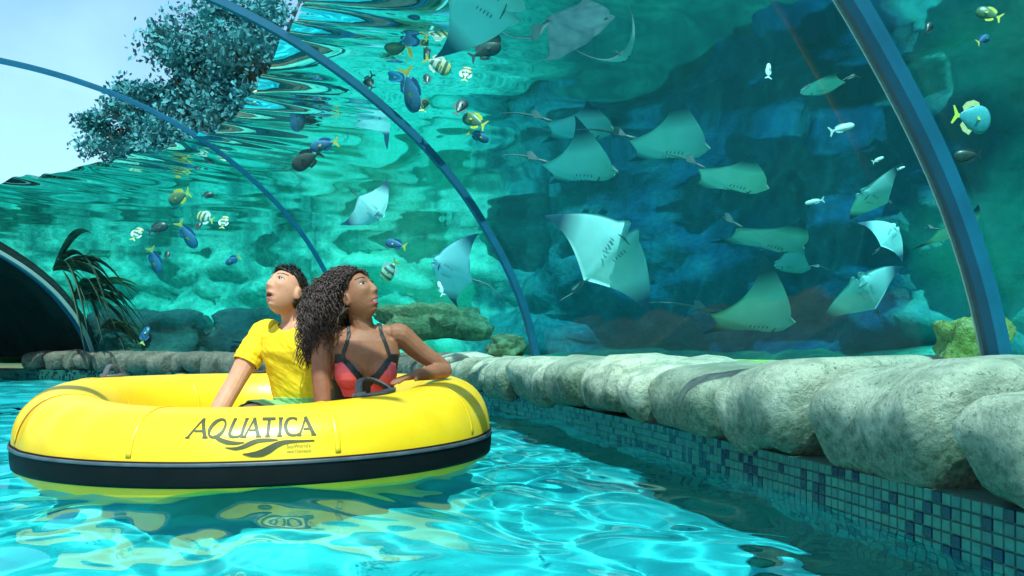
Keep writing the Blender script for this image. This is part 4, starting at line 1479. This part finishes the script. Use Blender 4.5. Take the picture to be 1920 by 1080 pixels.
wh_f = (.80, -.38, .52)
limb(mb, [arr(-.604, 3.262, .49), arr(-.612, 3.255, .555), arr(-.628, 3.25, .62)], [.056, .047, .046])
limb(mb, [arr(-.604, 3.262, .51), (WS + wl*.07 + arr(0, .01, .018)), wsl], [.040, .038, .040])
limb(mb, [arr(-.604, 3.262, .51), (WS - wl*.07 + arr(0, .01, .012)), wsr], [.040, .038, .040])
wA = add_head(mb, wh_c, wh_f, (-.3, .1, 1), .93, .5, True)
woman = finish('person', mb, [M['skin_woman'], M['lip_woman'], M['teeth'], M['brow']])
paint_face(woman, wA, wh_c, .5)
tag(woman, 'person in a coral and black bikini with long curly brown hair, smiling up', 'person')
eyes(woman, woman, wA, wh_c, (.80, -.30, .60))
def neckline(a):
    return .325 + .105*np.clip(np.abs(a)/.092, 0, 1)**1.2
def bikini(p, n):
    rel = p - WS
    a, b, z = rel @ wl, rel @ wf, p[:, 2]
    arm = (seg_t(p, w_arm_r[0], w_arm_r[2])[1] < .060) & (np.abs(a) > .118) | (seg_t(p, w_arm_l[0], w_arm_l[2])[1] < .060) & (np.abs(a) > .118) | (seg_t(p, w_arm_r[2], w_arm_r[4])[1] < .055)
    top = (b > .0) & (z > .245) & (z < neckline(a)) & (np.abs(a) < .128)
    band = (z > .245) & (z < .285) & (np.abs(a) < .14)
    strap = (np.abs(np.abs(a) - (.094 - .030*np.clip((z - .42)/.09, 0, 1))) < .0065) & (z > .40) & (z < .56) & (b > -.05)
    return (top | band | strap) & ~arm & (np.linalg.norm(p - wh_c, axis=1) > .12) & (seg_t(p, w_arm_l[4], w_arm_l[4] + arr(-.115, -.178, -.03))[1] > .055)
def bikini_fm(p):
    rel = p - WS
    a, b, z = rel @ wl, rel @ wf, p[:, 2]
    cup = (z < neckline(a) - .036) & (z > .262) & (np.abs(a) > .016 + .25*np.clip(.30 - z, -1, 0)*0) & (np.abs(a) < .118) & (b > .03)
    cup &= (np.abs(a) > .018 + .42*np.clip(z - .285, 0, 1)*0)
    return cup.astype(int)
garment('bikini_top', woman, bikini, [M['black_fabric'], M['coral']], .006, woman, bikini_fm, .003)
def bikini_low(p, n):
    z = p[:, 2]
    rel = p - arr(-.63, 3.33, 0)
    return (z < .085) & (z > -.1) & (np.hypot(rel[:, 0], rel[:, 1]) < .19) & (p[:, 1] > 3.23)
garment('bikini_bottom', woman, bikini_low, M['black_fabric'], .005, woman, None, .003)
# curls: every lock springs from the scalp, lifts and falls
me = woman.data
ctr = np.array([p.center[:] for p in me.polygons]); nr = np.array([p.normal[:] for p in me.polygons])
L = (ctr - wh_c) @ np.linalg.inv(wA).T
scalp = (np.linalg.norm(L, axis=1) < .16) & (L[:, 2] > -.05) & (L[:, 0] < .062*np.clip((L[:, 2] - .02)/.06, -.4, 1) + .008) & ~((np.abs(L[:, 1]) > .068) & (L[:, 2] < .02) & (L[:, 0] > -.03))
idx = np.nonzero(scalp)[0]
bk = wA @ arr(-1, 0, 0); bk /= np.linalg.norm(bk)
hb = MB()
cap = garment('hair', woman, lambda p, n: scalp, M['hair_woman'], .014, woman, thick_=.01, jitter=.012)
for i in hr.choice(idx, 1500):
    p, d = ctr[i], nr[i]
    loc = L[i]
    top = np.clip((loc[2] + .02)/.13, 0, 1)
    out = .032 + .062*hr.uniform(.2, 1)*(.5 + .5*top)
    fall = hr.uniform(.13, .30)*(.70 + .55*top)
    back = .075*hr.uniform(.2, 1)
    ph, tw, cr_ = hr.uniform(0, 6.28), hr.uniform(18, 40), hr.uniform(.004, .010)
    q = []
    for t in np.linspace(0, 1, 28):
        lift = out*(1 - math.exp(-5*t)) + .012
        c = p + d*lift*arr(1, 1, .75) + bk*arr(1, 1, 0)*back*min(1, t*2.2)
        c = c + arr(-.018*t, -.01*t, -fall*t**1.25)
        c = c + cr_*min(1, t*4)*arr(math.cos(ph + tw*t), math.sin(ph + tw*t), .4*math.sin(ph*2 + tw*t))
        q.append(c)
    r0 = hr.uniform(.0016, .0032)
    hb.tube(q, [r0*(1 - .6*t**2) for t in np.linspace(0, 1, 28)], 4)
hb.build('curl', M['hair_woman'], cap)['kind'] = 'stuff'

# ------------------------------------------------------------------ water plants by the passage and trees beyond the tank
M['blade'] = m_simple('dark_blade', (.012, .05, .02), .5, .3, 8)
M['blade_tip'] = m_simple('bright_blade', (.16, .30, .05), .5, .2, 8)
def fern(c, h, n, seed, label, dirx):
    """fronds that spring from a rim and hang over"""
    r_ = random.Random(seed)
    root = empty('water_plant', c)
    tag(root, label, 'plant', 'plants by the dark passage')
    for i in range(n):
        mb = MB()
        a = r_.uniform(-.9, .9)
        dx = np.array([math.cos(a)*dirx, math.sin(a)*.6 - .1, 0])
        L = h*r_.uniform(.6, 1.15)
        b1, b2 = r_.uniform(.2, .8), r_.uniform(.5, 1.2)
        pts = [dx*L*(t**.9)*.75 + np.array([0, 0, L*(b1*t - b2*t*t)]) for t in np.linspace(0, 1, 12)]
        wv = [.035*L*math.sin(math.pi*(.10 + .88*t))**.8 for t in np.linspace(0, 1, 12)]
        sd = np.cross(dx, (0, 0, 1)); sd /= np.linalg.norm(sd)
        sd = sd*.6 + np.array([0, 0, .55])
        rings = [[p - sd*w_, p + np.array([0, -.006, .006]), p + sd*w_, p - np.array([0, -.006, .006])] for p, w_ in zip(pts, wv)]
        mb.loft(rings)
        mb.build('blade', M['blade_tip'] if r_.random() < .16 else M['blade'], root)
for s_, q_, h, n, sd, lb in ((S_D - .10, .13, 1.5, 26, 1, 'dark fronds hanging from the rim above the mouth of the passage'),
                             (S_D - .25, .06, 1.0, 20, 2, 'shorter dark fronds beside the foot of the passage rim'),
                             (S_D - .30, .20, 1.6, 20, 3, 'highest dark fronds over the passage, reaching the edge')):
    fern(arch(s_, q_, .16), h, n, sd, lb, 1.0)

M['bark'] = m_simple('bark', (.10, .07, .05), .9, .3, 9, 'obj', .5)
M['leaf'] = m_simple('tree_leaf', (.07, .30, .34), .8, .25, 1.6, 'pos', Specular_IOR_Level=.2)
def tree(c, h, cr_, seed, label, nleaf=13000):
    r_ = np.random.default_rng(seed)
    root = empty('broadleaf_tree', c)
    tag(root, label, 'tree', 'trees beyond the tank')
    mb = MB()
    mb.tube([(0, 0, 0), (.1, 0, h*.3), (-.05, .1, h*.6), (.05, .05, h*.92)], [.22, .17, .11, .03], 8)
    cl = []
    for i in range(34):
        a = r_.uniform(0, 6.28); z0 = h*r_.uniform(.40, .82)
        e = np.array([math.cos(a)*cr_*r_.uniform(.5, 1), math.sin(a)*cr_*r_.uniform(.5, 1), z0 + h*r_.uniform(.05, .28)])
        mb.tube([(0, 0, z0), e*.5 + np.array([0, 0, z0*.5 + .1]), e], [.07, .045, .012], 5)
        cl.append((e, cr_*r_.uniform(.25, .55)))
    cl.append((np.array([0, 0, h*.95]), cr_*.35))
    mb.build('trunk', M['bark'], root)
    lb = MB()
    for i in range(nleaf):
        e, s_ = cl[r_.integers(len(cl))]
        p = e + r_.normal(0, 1, 3)*s_*.5*np.array([1, 1, .7])
        a = r_.normal(0, 1, 3); a /= np.linalg.norm(a)
        b = np.cross(a, r_.normal(0, 1, 3)); b /= np.linalg.norm(b)
        l_ = r_.uniform(.09, .19)
        lb.add([p, p + a*l_*.5 + b*l_*.28, p + a*l_, p + a*l_*.5 - b*l_*.28], [(0, 1, 2, 3)])
    lb.build('crown', M['leaf'], root, False)
for u, v, d, cr_, sd, lb in ((225, 178, 22, .9, 1, 'low tree just over the water line where the rib crosses the sky'),
                         (292, 138, 21, 1.0, 2, 'slim tree rising beside the sky patch'),
                         (362, 92, 20, 1.2, 3, 'bushy tree behind the tank below the middle rib'),
                         (440, 40, 19, 1.3, 4, 'tall tree behind the tank against the middle rib'),
                         (510, -25, 18.5, 1.4, 6, 'tree top above the middle rib, cut by the top edge')):
    t_ = pt(u, v, d)
    tree((t_[0], t_[1], -1.5), t_[2] + 1.5, cr_, sd, lb)
